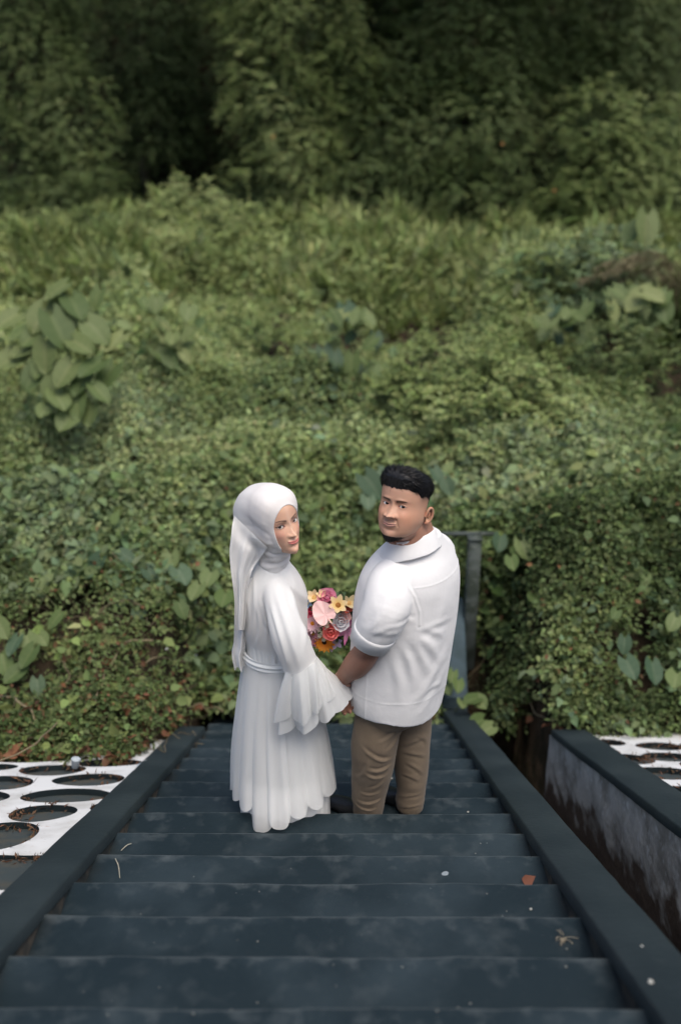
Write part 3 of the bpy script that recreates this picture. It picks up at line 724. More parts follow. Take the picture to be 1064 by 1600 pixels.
# ------------------------------------------------------------------ people: heads
def rotm(yaw, pitch, roll):
    return np.array(Matrix.Rotation(R_(yaw), 3, 'Z') @ Matrix.Rotation(R_(pitch), 3, 'X') @ Matrix.Rotation(R_(roll), 3, 'Y'))
def g(x, s): return np.exp(-(x/s)**2)
HEADT = np.array([  # z, half width, front, back
    (-.124, .000, .070, -.055), (-.121, .016, .078, -.035), (-.112, .033, .083, -.010), (-.098, .047, .085, .020), (-.080, .058, .084, .050), (-.058, .066, .084, .070),
    (-.030, .0715, .085, .084), (.0, .074, .083, .094), (.035, .0765, .087, .100), (.070, .074, .083, .098), (.092, .064, .070, .086),
    (.108, .046, .050, .064), (.117, .026, .028, .038), (.1205, .0, .0, .012)])
def head_surface(kind):
    m, n = 300, 300
    t = np.linspace(0, 1, m); zt = np.concatenate((np.linspace(-.124, -.116, 14), np.linspace(-.115, .106, m-34), np.linspace(.107, .1205, 20)))
    tab = interp(zt, HEADT[:, 0], HEADT[:, 1:])
    w, fr, bk = tab.T
    # more columns in front
    s = np.linspace(-1, 1, n, endpoint=False); ph = np.pi*(.62*s+.38*s**3)
    sn, cs = np.sin(ph), np.cos(ph)
    fat = 1.13 if kind == 'man' else .985
    low = sstep(.02, -.07, zt)
    wj = w*(1+(.08 if kind == 'man' else -.05)*low)*(1.06 if kind == 'man' else .98)
    if kind == 'man': wj = wj+.009*np.exp(-((zt+.104)/.022)**2)*sstep(-.124, -.116, zt)
    X = wj[:, None]*np.sign(sn)*np.abs(sn)**.92
    yc = 0
    Yf = -fr[:, None]*np.sign(cs)*np.abs(cs)**.86; Yb = bk[:, None]*np.abs(cs)**.95
    Y = np.where(cs[None] > 0, Yf, Yb)
    Z = np.repeat(zt[:, None], n, 1)
    if kind == 'man': Z = np.where(Z > .05, .05+(Z-.05)*.86, Z)
    Ax = np.abs(X); F = sstep(.0, -.045, Y)            # front weight
    man = kind == 'man'
    # nose
    nsc = 1.12 if man else 1.0; tz = np.clip((.006-Z*nsc)/.046, 0, 1)
    nh = (.022 if man else .018)*tz**1.25*sstep(-.054, -.043, Z*nsc)*(Z < .012)
    nw = (.0065+.0065*tz)*(1.3 if man else .82)
    fw = nh*g(X, nw)
    fw += .004*g(X, .006)*g(Z-.004, .012)
    fw += (.0115 if man else .0075)*g(Ax-(.0180 if man else .0135), .0066)*g(Z+(.037 if man else .041), .0075)      # wings
    fw += (.008)*g(X, .009 if man else .0075)*g(Z+.039, .0085)                                            # tip
    # eye sockets and brow
    fw -= (.0085 if man else .0075)*g(Ax-.030, .016)*g(Z-.002, .0125)
    fw -= (.004 if man else .002)*g(Ax-.016, .008)*g(Z-.002, .010)
    fw += (.0045 if man else .002)*g(Ax-.028, .020)*g(Z-.021, .007)
    # lids
    ex, ez = .0330, .0
    dx = Ax-ex; tiltz = ez+dx*(.10 if not man else .06)
    hw, ht, hb = .0140, (.0052 if man else .0056), (.0040 if man else .0040)
    u = np.clip(1-(dx/hw)**2, 0, 1)
    up = tiltz+ht*u**.8; dn = tiltz-hb*u**.9
    inside = (np.abs(dx) < hw) & (Z < up) & (Z > dn) & (Y < 0)
    lid = g(dx, .0165)*g(Z-tiltz, .0105)
    fw += (.0072 if man else .0064)*lid
    fw += .0016*g(Z-(up+.0012), .0016)*(np.abs(dx) < hw*1.1)*u**.3
    fw += .0010*g(Z-(dn-.0010), .0015)*(np.abs(dx) < hw*1.1)*u**.3
    fw -= .0016*g(Z-(up+.0048), .0012)*g(dx, .012)
    fw = np.where(inside, fw-.0065, fw)
    # mouth
    mw = .0255 if man else .0245
    lipl = -.0685+.0030*(Ax/mw)**2*(1.7 if man else 1.6)-.0008*g(X, .004)
    ul = np.clip(1-(Ax/mw)**2, 0, 1)
    uh = (.0062 if man else .0072)*ul**.7*(1-.25*g(X, .004)); lh = (.0085 if man else .0092)*ul**.6
    isup = (Z >= lipl) & (Z < lipl+uh) & (Y < 0) & (ul > 0); islo = (Z < lipl) & (Z > lipl-lh) & (Y < 0) & (ul > 0)
    fw += .0070*g(X, .030)*g(Z+.066, .020)
    fw += .0050*np.where(ul > 0, ul**.5, 0)*(g(Z-(lipl+uh*.55), .0050)+1.15*g(Z-(lipl-lh*.5), .0052))
    fw -= .0042*np.where(ul > 0, ul**.4, 0)*g(Z-lipl, .0015)
    fw -= .0045*g(X, .018)*g(Z+.0875, .0055)
    fw -= .0015*g(X, .004)*g(Z+.055, .006)
    # chin, cheeks, folds
    fw += (.006 if man else .0075)*g(X, .018)*g(Z+.106, .014)
    fw += (.0075 if man else .0050)*g(Ax-.042, .021)*g(Z+.036, .022)
    if man: fw += .006*g(Ax-.045, .022)*g(Z+.072, .028)
    fold = Ax-(.020+(-.042-Z)*.42)
    fw -= (.0022 if man else .0009)*g(fold, .0035)*sstep(-.078, -.066, Z)*sstep(-.040, -.046, Z)
    Y = Y-fw*F
    # chubby jaw sides, temples
    X = X+np.sign(X)*F*0
    X = X*(1+.05*(1 if man else 0)*g(Z+.055, .04))
    # colours
    if man:
        base = np.array((.50, .285, .195)); dark = np.array((.34, .175, .115))
    else:
        base = np.array((.64, .385, .27)); dark = np.array((.50, .28, .20))
    C = np.tile(base, X.shape+(1,))
    nz = fbm(X*60, Y*60, Z*60, 5, 3)
    C = C*(1+.05*nz)[..., None]
    def mixc(mask, col, amt=1.0):
        nonlocal C
        a = np.clip(mask*amt, 0, 1)[..., None]; C = C*(1-a)+np.array(col)*a
    if man:
        mixc(g(Ax-.05, .026)*g(Z+.035, .030)*F, (.56, .25, .15), .5)
        mixc(g(X, .05)*sstep(.03, .07, Z), (.52, .31, .22), .5)
        mixc(g(Ax-.030, .018)*g(Z-.003, .013)*F, dark, .65)
        mixc(g(X, .012)*g(Z+.038, .012)*F, (.57, .34, .245), .5)
        mixc(g(Ax-.012, .016)*g(Z+.056, .0055)*F, (.10, .065, .05), .42)      # moustache
        mixc(g(Ax-.030, .006)*g(Z+.070, .014)*F, (.12, .075, .055), .35)
        mixc(sstep(-.109, -.1155, Z)*F*sstep(.06, .05, Ax), (.05, .04, .035), .85)
        sc_ = sstep(.030, .055, Z+.55*(Y+.02))*sstep(-.035, -.01, Y)
        mixc(sstep(.012, .045, Z)*sstep(-.045, -.015, Y), (.10, .075, .06), .62)      # shaved sides
        lipc = (.42, .22, .18)
    else:
        mixc(g(Ax-.048, .020)*g(Z+.030, .022)*F, (.66, .27, .21), .50)
        mixc(g(X, .010)*sstep(-.05, .0, Z)*F, (.74, .50, .38), .5)
        mixc(g(Ax-.045, .020)*g(Z+.075, .03)*F, dark, .35)
        mixc(g(Ax-.033, .019)*g(Z-.007, .008)*F, (.21, .125, .105), .85)        # eye shadow
        lipc = (.56, .15, .14)
    if not man: mixc(((Z > dn-.0022) & (Z <= dn) & (np.abs(dx) < hw*1.1) & (Y < 0)), (.22, .12, .10), .7)
    mixc(((Z < up+(.0030 if not man else .0013)) & (Z >= up-.0002) & (np.abs(dx) < hw*(1.18 if not man else 1.05)) & (Y < 0)), (.02, .015, .013), .95)
    if not man: mixc(g(Ax-.049, .004)*g(Z-.0045, .0016)*F, (.03, .02, .02), .9)
    mixc(inside, (.35, .22, .2), .7)
    mixc(g(Ax-.0185, .0022)*g(Z+.0005, .003)*F, (.5, .2, .17), .6)
    # brows
    bx = (Ax-.012)/.038; arch = (.0175 if man else .0190)+(.0045 if man else .0075)*np.sin(np.clip(bx, 0, 1)*np.pi*.72)-(.002 if man else .0005)
    bh = (.0050 if man else .0036)*np.clip(1.15-.75*bx, .12, 1)
    bm = np.clip(1.5-np.abs(Z-arch)/bh, 0, 1)*sstep(-.06, .06, bx)*sstep(1.05, .9, bx)*F
    mixc(bm, (.022, .016, .013) if man else (.07, .04, .028), .85+.15*nz)
    mixc(isup.astype(float)*F, lipc, .85); mixc(islo.astype(float)*F, np.array(lipc)*1.25, .85)
    mixc(g(Z-lipl, .0011)*(ul > 0)*F, (.06, .02, .02), .8)
    mixc(g(Ax-.0085, .0040)*g(Z+(.0445 if man else .0485), .0022)*F, (.10, .05, .04) if man else (.12, .05, .04), .6)        # nostrils
    v = np.stack((X, Y, Z), -1)
    f = grid_faces(m, n)
    return v, f, C, (ex, ez)
def ear(side, s=1.0):
    "a curled rim, an inner bowl and a lobe; local head space"
    mb = MB()
    ts = np.linspace(-.35, 1.0, 16); a = np.pi*(.15+1.32*(ts+.35)/1.35)
    P = np.stack((np.zeros(16), .016*np.cos(a+1.1)+.004, .026*np.sin(a+1.1)), 1)
    u = np.linspace(0, 1, 18); ang = -1.25+u*4.6
    P = np.stack((.010+.006*np.sin(u*3.1), .004+.0150*np.cos(ang)*(1-.1*u), -.004+.0275*np.sin(ang)), 1)
    add_tube(mb, P, [.0042+.0012*math.sin(3*k) for k in u], 8, 40)
    add_tube(mb, [(.004, .004, -.022), (.010, .000, -.031), (.008, -.004, -.036)], [.006, .0075, .005], 10, 10)
    bowl = []; 
    for i, r in enumerate(np.linspace(0, 1, 7)):
        aa = np.linspace(0, 2*np.pi, 20, endpoint=False)
        bowl.append(np.stack((.0035+.0065*r**2+0*aa, .004+.0150*r*np.cos(aa), -.004+.0265*r*np.sin(aa)), 1))
    mb.add(np.array(bowl).reshape(-1, 3), grid_faces(7, 20)); add_tube(mb, [(.0, .0, 0.0), (.006, -.009, -.004), (.009, -.012, -.010)], [.006, .005, .004], 8, 8)
    add_tube(mb, [(.006, -.002, .012), (.010, .005, .004), (.009, .005, -.012)], [.0032, .0036, .003], 8, 12)
    v = np.concatenate(mb.v); v = v*V(side, 1, 1)*s
    rot = np.array(Matrix.Rotation(R_(-18*side), 3, 'Z')); v = v @ rot.T
    return v, mb
def add_head(mb, kind, R, org, sc):
    v, f, C, (ex, ez) = head_surface(kind)
    T = lambda p: (np.asarray(p) @ R.T)*sc+org
    mb.add(T(v.reshape(-1, 3)), f[:, ::-1] if False else f, C.reshape(-1, 3))
    if kind == 'man':
        for s in (-1, 1):
            ev, emb = ear(s, 1.18)
            ev = ev*.83+V(s*.0790, .030, -.022)
            cc = np.tile((.46, .24, .155), (len(ev), 1)); cc[:, 0] *= 1+.1*np.sin(ev[:, 2]*200)
            base = mb.n; mb.v.append(T(ev)); mb.c.append(cc); mb.n += len(ev)
            for q in emb.f4: mb.f4.append(q+base)
            for q in emb.f3: mb.f3.append(q+base)
    return T, v
def add_eyes(kind, T, R, sc, parent, gaze):
    "gaze: point in the world that the eyes look at"
    for s in (-1, 1):
        c = T(V(s*.0325, -.0655 if kind == 'man' else -.0650, .0003)); r = .0122*sc
        d = unit(np.asarray(gaze)-c)
        U = unit(np.cross(d, V(0, 0, 1))); Wv = np.cross(U, d)
        m, n = 22, 32; th = np.concatenate((np.linspace(.001, .62, 16), np.linspace(.75, math.pi-.001, 6))); ph = np.linspace(0, 2*np.pi, n, endpoint=False)
        G = (np.cos(th)[:, None, None]*d+np.sin(th)[:, None, None]*(np.cos(ph)[None, :, None]*U+np.sin(ph)[None, :, None]*Wv))*r+c
        Cc = np.tile((.78, .76, .73), (m, n, 1)).astype(float)
        iris = (th < .56); Cc[iris] = (.022, .012, .008) if kind == 'man' else (.045, .032, .024)
        Cc[(th < .58) & (th > .46)] = (.010, .008, .007); Cc[th < .22] = (.003, .003, .003)
        MB().add(G.reshape(-1, 3), grid_faces(m, n)[:, ::-1], Cc.reshape(-1, 3)).build('eye', M['eye'], parent)

def hair_ribbons(mb, P, D1, D2, L, w, seg=4):
    "curved tapering strands: start direction D1 bending to D2"
    n = len(P); L = np.asarray(L)[:, None]; side = unit(np.cross(D1, D2)+1e-5*RNG.standard_normal((n, 3)))
    side = unit(side+.7*RNG.standard_normal((n, 3)))
    cur = P.copy(); rows = []
    for i in range(seg+1):
        t = i/seg; ww = w*(1-.75*t)
        rows.append(cur-side*ww*.5); rows.append(cur+side*ww*.5)
        cur = cur+unit(D1*(1-t)+D2*t)*L/seg
    v = np.stack(rows, 1).reshape(-1, 3); k = 2*(seg+1); q = np.arange(n)[:, None]*k
    f = np.concatenate([q+np.array([[2*i, 2*i+1, 2*i+3, 2*i+2]]) for i in range(seg)])
    mb.add(v, f)

# ------------------------------------------------------------------ hands
def add_hand(mb, wrist, fdir, pn, thumb_side, curl, spread=.12, s=1.0, col=None, wr=.026, tcurl=.6, bend0=None):
    """wrist position, direction of the fingers, palm normal (the side the palm faces), +-1 side of the thumb along fdir x pn"""
    fdir = unit(fdir); pn = unit(np.asarray(pn)-fdir*(np.asarray(pn) @ fdir)); sd = np.cross(fdir, pn)*thumb_side
    P = lambda a, b, c: wrist+(fdir*a+sd*b+pn*c)*s
    for k in range(5):
        b = (-.032+.016*k)
        add_tube(mb, [P(-.012, b*.55, 0), P(.045, b*.95, -.002), P(.088-abs(b+.0)*.10, b, .0)], [(.015*s, .014*s), (.0125*s, .0125*s), (.0105*s, .0105*s)], 10, 9, col)
    lens = [(.030, .022, .018), (.040, .026, .020), (.043, .028, .021), (.039, .025, .020)]     # little, ring, middle, index
    for i, (l1, l2, l3) in enumerate(lens):
        b = -.031+.0205*i; st = P(.078-(.006 if i == 0 else 0)-.05*abs(b), b, 0)
        sp = sd*(b/.03)*spread
        c = curl[i] if hasattr(curl, '__len__') else curl
        pts = [st]; ang = c*.55; dirv = lambda a: unit(unit(fdir+sp)*math.cos(a)+pn*math.sin(a))
        cur = st
        for l, da in ((l1, 0), (l2, c*.75), (l3, c*.55)):
            ang += da; cur = cur+dirv(ang)*l*s; pts.append(cur)
        r0 = (.0092 if i else .0080)*s
        add_tube(mb, [P(.05, b*.95, 0)]+pts, [r0*1.15, r0*1.1, r0, r0*.92, r0*.78], 10, 16, col)
    st = P(.018, .026, .006); a1 = P(.045, .048, .014+.01*tcurl); a2 = P(.072, .052-.012*tcurl, .022+.016*tcurl); a3 = P(.094, .050-.024*tcurl, .028+.022*tcurl)
    add_tube(mb, [P(.0, .012, .002), st, a1, a2, a3], [.014*s, .0155*s, .0118*s, .0105*s, .0078*s], 10, 18, col)

CAMP = CAM_LOC
# ================================================================== the man
FM = unit(V(-.86, .51, 0)); LM = unit(V(-.51, -.86, 0))
mroot = empty('person', (.205, .15, -RI), 'man in a white short sleeved shirt and khaki trousers looking back over his left shoulder', 'man')
RM_ = rotm(-32, -14, 1); SM = 1.10
EM = at(614, 789.5, .035); OM = EM-(RM_ @ V(0, -.082, 0))*SM
def man():
    body = MB(); skin = (.30, .155, .108)
    Cx, Cy = .265, .20
    # torso, neck (under the shirt), legs (under the trousers), arms
    neck_top = OM+(RM_ @ V(0, .035, -.06))*SM
    add_tube(body, [(.27, .20, .55), (.265, .20, .85), (.28, .20, 1.08), (.295, .19, 1.20), (.285, .16, 1.26), neck_top],
             [.15, .165, .16, .11, .082, .074], 28, 40, skin)
    for hip, knee, ank in (((.16, .11, .60), (.125, .10, .27), (.103, .12, -.09)), ((.29, .25, .60), (.30, .22, .25), (.30, .20, -.09))):
        add_tube(body, [hip, knee, ank], [.085, .058, .042], 16, 20, skin)
        hip = V(*hip); a = V(*ank); toe = a+V(-.15, .105, -.035)
        add_tube(body, [a+V(.02, -.02, -.02), a+V(-.05, .035, -.025), toe], [.035, .033, .025], 12, 10, skin)
    # left arm down to the clasped hands
    sh = V(.175, .03, 1.08); el = at(573, 1018, -.01); wr = at(533, 1063, .115)
    add_tube(body, [V(.25, .12, 1.10), sh, (sh+el)/2+V(-.005, -.01, 0), el+V(.004, 0, .01), el*.62+wr*.38+V(.002, -.012, .002), el*.3+wr*.7, wr, wr+(wr-el)*.06],
             [.07, .068, .062, .0545, .0565, .043, .0325, .029], 20, 50, skin)
    add_hand(body, wr, V(.22, .10, -1), V(.35, -1, -.05), 1, (1.15, 1.25, 1.1, .95), s=1.08, col=skin, spread=.03)
    # right arm reaches to the bouquet, hidden by the trunk
    sh2 = V(.385, .375, 1.08); el2 = V(.30, .52, .82); wr2 = V(.17, .53, .72)
    add_tube(body, [V(.30, .27, 1.10), sh2, (sh2+el2)/2, el2, (el2+wr2)/2, wr2], [.07, .066, .056, .05, .045, .031], 16, 40, skin)
    add_hand(body, wr2, V(-.5, .1, -.9), V(.5, -.5, -.2), -1, .6, s=1.05, col=skin)
    v, f, nrm = remesh(body, .0042, 5)
    C = np.tile(skin, (len(v), 1)).astype(float)
    C *= (1+.06*fbm(v[:, 0]*30, v[:, 1]*30, v[:, 2]*30, 8, 3))[:, None]
    # darker crease at the elbow, lighter knuckles
    cr = g(np.linalg.norm((v-(el+V(-.01, -.035, .0)))*V(1, 1, 2.2), axis=1), .035); C = C*(1-.35*cr[:, None])
    out = MB(); out.add(v, f, C)
    T, hv = add_head(out, 'man', RM_, OM, SM)
    # fleshy neck and jowl between chin and collar
    nb = MB(); add_tube(nb, [OM+(RM_ @ V(0, -.030, -.098))*SM, OM+(RM_ @ V(0, .015, -.085))*SM, V(.270, .150, 1.225)], [(.068, .042), (.082, .070), .086], 40, 24, flatdir=RM_ @ V(1, 0, 0))
    add_tube(nb, [neck_top+V(0, 0, .05), V(.30, .19, 1.19)], [.074, .088], 30, 10)
    vv, ff, _ = remesh(nb, .005, 8)
    out.add(vv, ff, (.36, .19, .13))
    out.build('body', M['skin'], mroot)
    add_eyes('man', T, RM_, SM, mroot, CAMP)
    # ---- hair: thick shell over the top and strands combed up and back
    X, Y, Z = hv[..., 0], hv[..., 1], hv[..., 2]
    m, n = X.shape
    el_ = .058+.26*np.clip(-Y-.055, 0, .1)                      # hairline height at the brow
    line = np.where(Y < -.02, .066-.12*np.clip(.0-Y-.055, 0, .03), .0)
    line = np.interp(Y.ravel(), [-.10, -.075, -.055, -.040, -.028, -.010, .02, .05, .075, .10], [.060, .060, .057, .046, .034, .036, .034, .018, -.012, -.030]).reshape(Y.shape)
    h = Z-line+.005*fbm(X*70, Y*70, Z*70, 3)+.003*fbm(X*220, Y*220, 0, 5)
    th = sstep(-.002, .018, h)
    topw = sstep(.03, .095, Z)
    front = sstep(-.01, -.07, Y)*topw
    thick = th*(.004+.009*topw+.012*front+.002*fbm(X*40, Y*14, Z*40, 6)*topw)
    nr = unit(np.stack((X, Y*.8, Z-.01), -1))
    sv = hv+nr*(thick[..., None]-.0015)+np.stack((0*X, -.004*front, .012*front), -1)
    fidx = grid_faces(m, n); ok = (th.reshape(-1)[fidx] > .02).all(1)
    hb = MB(); hb.add(T(sv.reshape(-1, 3)), fidx[ok])
    sel = np.argwhere((th > .3)); pk = sel[RNG.integers(0, len(sel), 16000)]
    P0 = sv[pk[:, 0], pk[:, 1]]; N0 = nr[pk[:, 0], pk[:, 1]]; tw = topw[pk[:, 0], pk[:, 1]]; fr = front[pk[:, 0], pk[:, 1]]
    comb = unit(np.stack((.15*np.sign(P0[:, 0]), np.full(len(P0), .75), -.25-.5*(P0[:, 1] > .04)), 1))
    dn = unit(np.stack((0*P0[:, 0], .45+0*P0[:, 0], -1+0*P0[:, 0]), 1))
    D1 = unit(N0*(.12+.10*tw+.55*fr)[:, None]+comb*.7*tw[:, None]+dn*(1-tw)[:, None]+.10*RNG.standard_normal((len(P0), 3)))
    D2 = unit(comb*tw[:, None]+dn*(1-tw)[:, None]+.12*RNG.standard_normal((len(P0), 3)))
    L = (.007+.018*tw+.016*fr)*(.6+.8*RNG.random(len(P0)))
    hair_ribbons(hb, T(P0-N0*.002), D1 @ RM_.T, D2 @ RM_.T, L*SM, .0015)
    # a few locks flicking up in front
    hb.build('hair', M['hair'], mroot)
    # ---- beard along the jaw and chin
    bb = MB(); sel = np.argwhere((Z < -.110+.12*np.clip(np.abs(X)-.03, 0, .06)) & (Z > -.1238) & (Y < .035) & (np.abs(X) < .07))
    pk = sel[RNG.integers(0, len(sel), 3600)]; P0 = hv[pk[:, 0], pk[:, 1]]
    N0 = unit(P0*V(1.2, .8, 1)+V(0, .0, .02)); D1 = unit(N0*.3+V(0, .25, -1)+.22*RNG.standard_normal((len(P0), 3)))
    keep = RNG.random(len(P0)) < (.35+.65*sstep(.06, .01, np.abs(P0[:, 0]))); P0 = P0[keep]; D1 = D1[keep]
    hair_ribbons(bb, T(P0), D1 @ RM_.T, unit(D1+V(0, .1, -.5)) @ RM_.T, SM*(.005+.008*g(P0[:, 0], .030))*(.6+.7*RNG.random(len(P0))), .0013, 3)
    bb.build('beard', M['hair'], mroot)
    # ---- watch on the left wrist, on the far side
    wb = MB(); ax = unit(wr-el); U = unit(np.cross(ax, V(0, 0, 1))); Wv = np.cross(ax, U); cc = wr-ax*.012
    a = np.linspace(0, 2*np.pi, 32, endpoint=False)
    G = np.stack([cc+ax*dz+(U*np.cos(a)[:, None]+Wv*np.sin(a)[:, None])*r for dz, r in ((-.009, .0345), (-.008, .0368), (.008, .0358), (.009, .0335))])
    wb.add(G.reshape(-1, 3), grid_faces(4, 32)); wb.build('wristwatch', M['strap'], mroot)

    # ---- trousers
    tb = MB()
    hipc = V(.225, .175, .56)
    rings = [((.222, .175, .34), .10, .10), ]
    # pelvis as an elliptical lump
    Z_ = np.array([.40, .47, .55, .62, .68]); 
    a = np.linspace(0, 2*np.pi, 48, endpoint=False)
    G = np.array([V(.222+.01*(z-.5), .175, z)+np.cos(a)[:, None]*LM*aw+np.sin(a)[:, None]*FM*bw for z, aw, bw in ((.385, .135, .085), (.42, .185, .135), (.47, .20, .16), (.55, .205, .165), (.64, .20, .165), (.66, .16, .13))])
    tb.add(G.reshape(-1, 3), grid_faces(6, 48)); tb.add(G[0], [tuple(np.arange(k, k+3) % 48) for k in range(0)] or np.array([(0, k+1, k) for k in range(1, 47)])); tb.add(G[-1], np.array([(0, k, k+1) for k in range(1, 47)]))
    L1 = [(.155, .122, .56), (.142, .106, .42), (.128, .095, .30), (.123, .100, .18), (.110, .112, .03), (.103, .118, -.128)]
    L2 = [(.285, .235, .56), (.283, .235, .42), (.292, .225, .30), (.299, .215, .18), (.303, .205, .03), (.301, .200, -.128)]
    add_tube(tb, L1, [.098, .104, .100, .092, .078, .064], 36, 50); add_tube(tb, L2, [.108, .108, .097, .088, .074, .062], 36, 50)
    v, f, nrm = remesh(tb, .0058, 7)
    zz = v[:, 2]; dsp = .0045*noise3(v[:, 0]*9, v[:, 1]*9, zz*10, 3)+.0012*noise3(v[:, 0]*16, v[:, 1]*16, zz*34, 5)
    low = sstep(.10, -.06, zz); dsp += .005*low*noise3(v[:, 0]*7, v[:, 1]*7, zz*27, 9)
    def crease(px0, py0, px1, py1, Y, amp, wd, v=v):
        "a fold line given by its ends; a ridge above, a dip below, on the viewer's side of the cloth"
        a = at(px0, py0, Y); b = at(px1, py1, Y); d = (b-a)[[0, 2]]; L = np.linalg.norm(d); d /= L; nn = V(-d[1], d[0])
        q = v[:, [0, 2]]-a[[0, 2]]; s = q @ d/L; t = q @ nn
        bow = .012*np.sin(np.clip(s, 0, 1)*np.pi)
        e = sstep(-.05, .35, s)*sstep(1.05, .6, s)
        return amp*e*(g(t-bow, wd)-.8*g(t-bow+wd*1.7, wd*1.1))
    back = sstep(.30, .05, v[:, 1]-.0)
    for c in ((612, 1175, 560, 1150, .08, .010, .008), (640, 1120, 585, 1145, .08, .010, .009), (632, 1130, 600, 1160, .08, .009, .008), (612, 1190, 572, 1192, .05, .012, .008), (608, 1180, 580, 1168, .05, .008, .007),
              (575, 1178, 556, 1215, .05, .008, .008), (604, 1205, 568, 1200, .05, .010, .008), (600, 1212, 575, 1228, .05, .008, .008), (598, 1232, 560, 1236, .05, .007, .007), (600, 1246, 556, 1252, .05, .009, .007), (590, 1262, 552, 1258, .05, .008, .006),
              (622, 1160, 665, 1145, .18, .010, .009), (628, 1165, 668, 1178, .18, .011, .009), (632, 1180, 662, 1205, .18, .010, .008), (650, 1140, 668, 1160, .18, .010, .008), (625, 1200, 655, 1212, .18, .008, .008), (622, 1240, 664, 1232, .18, .008, .007), (622, 1256, 664, 1250, .18, .008, .006)):
        dsp += crease(*c)*back*.42
    v2 = v+nrm*dsp[:, None]
    MB().add(v2, f).build('trousers', M['trousers'], mroot)
    # ---- shoes
    for sx, sy, dx, dy in ((.095, .125, -.80, .60), (.29, .205, -.78, .62)):
        sb = MB(); a0 = V(sx, sy, -RI); dr = unit(V(dx, dy, 0)); sd = V(-dr[1], dr[0], 0)
        secs = [(-.055, .026, .07), (-.035, .034, .08), (0, .038, .088), (.05, .040, .078), (.10, .046, .060), (.15, .047, .048), (.19, .038, .040), (.212, .020, .028)]
        G = []
        for s_, w_, h_ in secs:
            aa = np.linspace(0, 2*np.pi, 24, endpoint=False)
            G.append(a0+dr*s_+sd*(w_*np.cos(aa))[:, None]+V(0, 0, 1)*(h_*.5+h_*.5*np.sign(np.sin(aa))*np.abs(np.sin(aa))**.7+.002)[:, None])
        G = np.array(G); sb.add(G.reshape(-1, 3), grid_faces(8, 24)[:, ::-1]); sb.add(G[-1], np.array([(0, k, k+1) for k in range(1, 23)])); sb.add(G[0], np.array([(0, k+1, k) for k in range(1, 23)]))
        vv, ff, _ = remesh(sb, .005, 3)
        so = MB().add(vv, ff).build('shoe', M['shoe'], mroot)

    # ---- shirt
    sb = MB(); a = np.linspace(0, 2*np.pi, 72, endpoint=False)
    tabs = np.array([  # z, cx, cy, lateral, front-back
        (.452, .228, .195, .236, .184), (.52, .230, .195, .238, .190), (.62, .236, .198, .238, .198), (.75, .245, .20, .238, .205), (.90, .255, .20, .240, .208), (1.02, .266, .20, .238, .203),
        (1.10, .275, .198, .225, .186), (1.155, .284, .195, .196, .160), (1.20, .292, .192, .155, .130), (1.245, .296, .18, .108, .103), (1.275, .296, .172, .088, .090)])
    zz = np.linspace(.452, 1.275, 90); tb_ = interp(zz, tabs[:, 0], tabs[:, 1:])
    G = np.array([V(cx, cy, z)+LM*(aw*np.sign(np.cos(a))*np.abs(np.cos(a))**.9)[:, None]+FM*(bw*np.sign(np.sin(a))*np.abs(np.sin(a))**.9)[:, None] for z, (cx, cy, aw, bw) in zip(zz, tb_)])
    # shirt tail: the hem rises at the side seams and dips behind
    side = np.abs(np.cos(a))**2.0; hem = .045*side-.012
    k = sstep(.64, .452, zz)[:, None]; G[..., 2] += k*hem[None]
    sb.add(G.reshape(-1, 3), grid_faces(90, 72)); sb.add(np.concatenate((G[0], G[0].mean(0)[None])), np.array([(72, (k+1) % 72, k) for k in range(72)])); sb.add(np.concatenate((G[-1], G[-1].mean(0)[None])), np.array([(72, k, (k+1) % 72) for k in range(72)]))
    # left sleeve, cut off at the cuff, and right sleeve
    cuff = at(577, 1003, -.015); s0 = V(.27, .15, 1.135); s1 = V(.185, .045, 1.095); s2 = at(603, 950, -.025)
    def sleeve(pts, rr):
        v_, f_, G_, P_, T_ = tube(pts, rr, 40, 34); sb.add(v_, f_)
        sb.add(np.concatenate((G_[-1], P_[-1][None])), np.array([(40, (k+1) % 40, k) for k in range(40)])); sb.add(np.concatenate((G_[0], P_[0][None])), np.array([(40, k, (k+1) % 40) for k in range(40)]))
        return G_, P_, T_
    GS, PS, TS = sleeve([s0, s1, s2, cuff], [.085, .097, .097, .083])
    sleeve([V(.31, .28, 1.13), V(.385, .385, 1.08), V(.34, .45, .95), V(.30, .50, .87)], [.085, .092, .09, .08])
    v, f, nrm = remesh(sb, .0048, 5)
    # remesh orientation may vary: make normals point outwards
    cen = V(.26, .2, 0)
    dd = ((v-cen)*V(1, 1, 0)*nrm).sum(1).mean()
    if dd < 0: nrm = -nrm
    zz = v[:, 2]; dsp = .0020*noise3(v[:, 0]*6, v[:, 1]*6, zz*7, 31)+.0012*noise3(v[:, 0]*18+zz*6, v[:, 1]*14, zz*14, 33)
    loose = sstep(.95, .55, zz)
    th = np.arctan2((v-V(.24, .2, 0)) @ FM, (v-V(.24, .2, 0)) @ LM)
    dsp += loose*.006*noise3(th*3.1, zz*2.4, 0, 35)
    def cr(px0, py0, px1, py1, Y, amp, wd):
        return crease(px0, py0, px1, py1, Y, amp, wd*1.6, v)
    nearside = (v[:, 1] < .27)
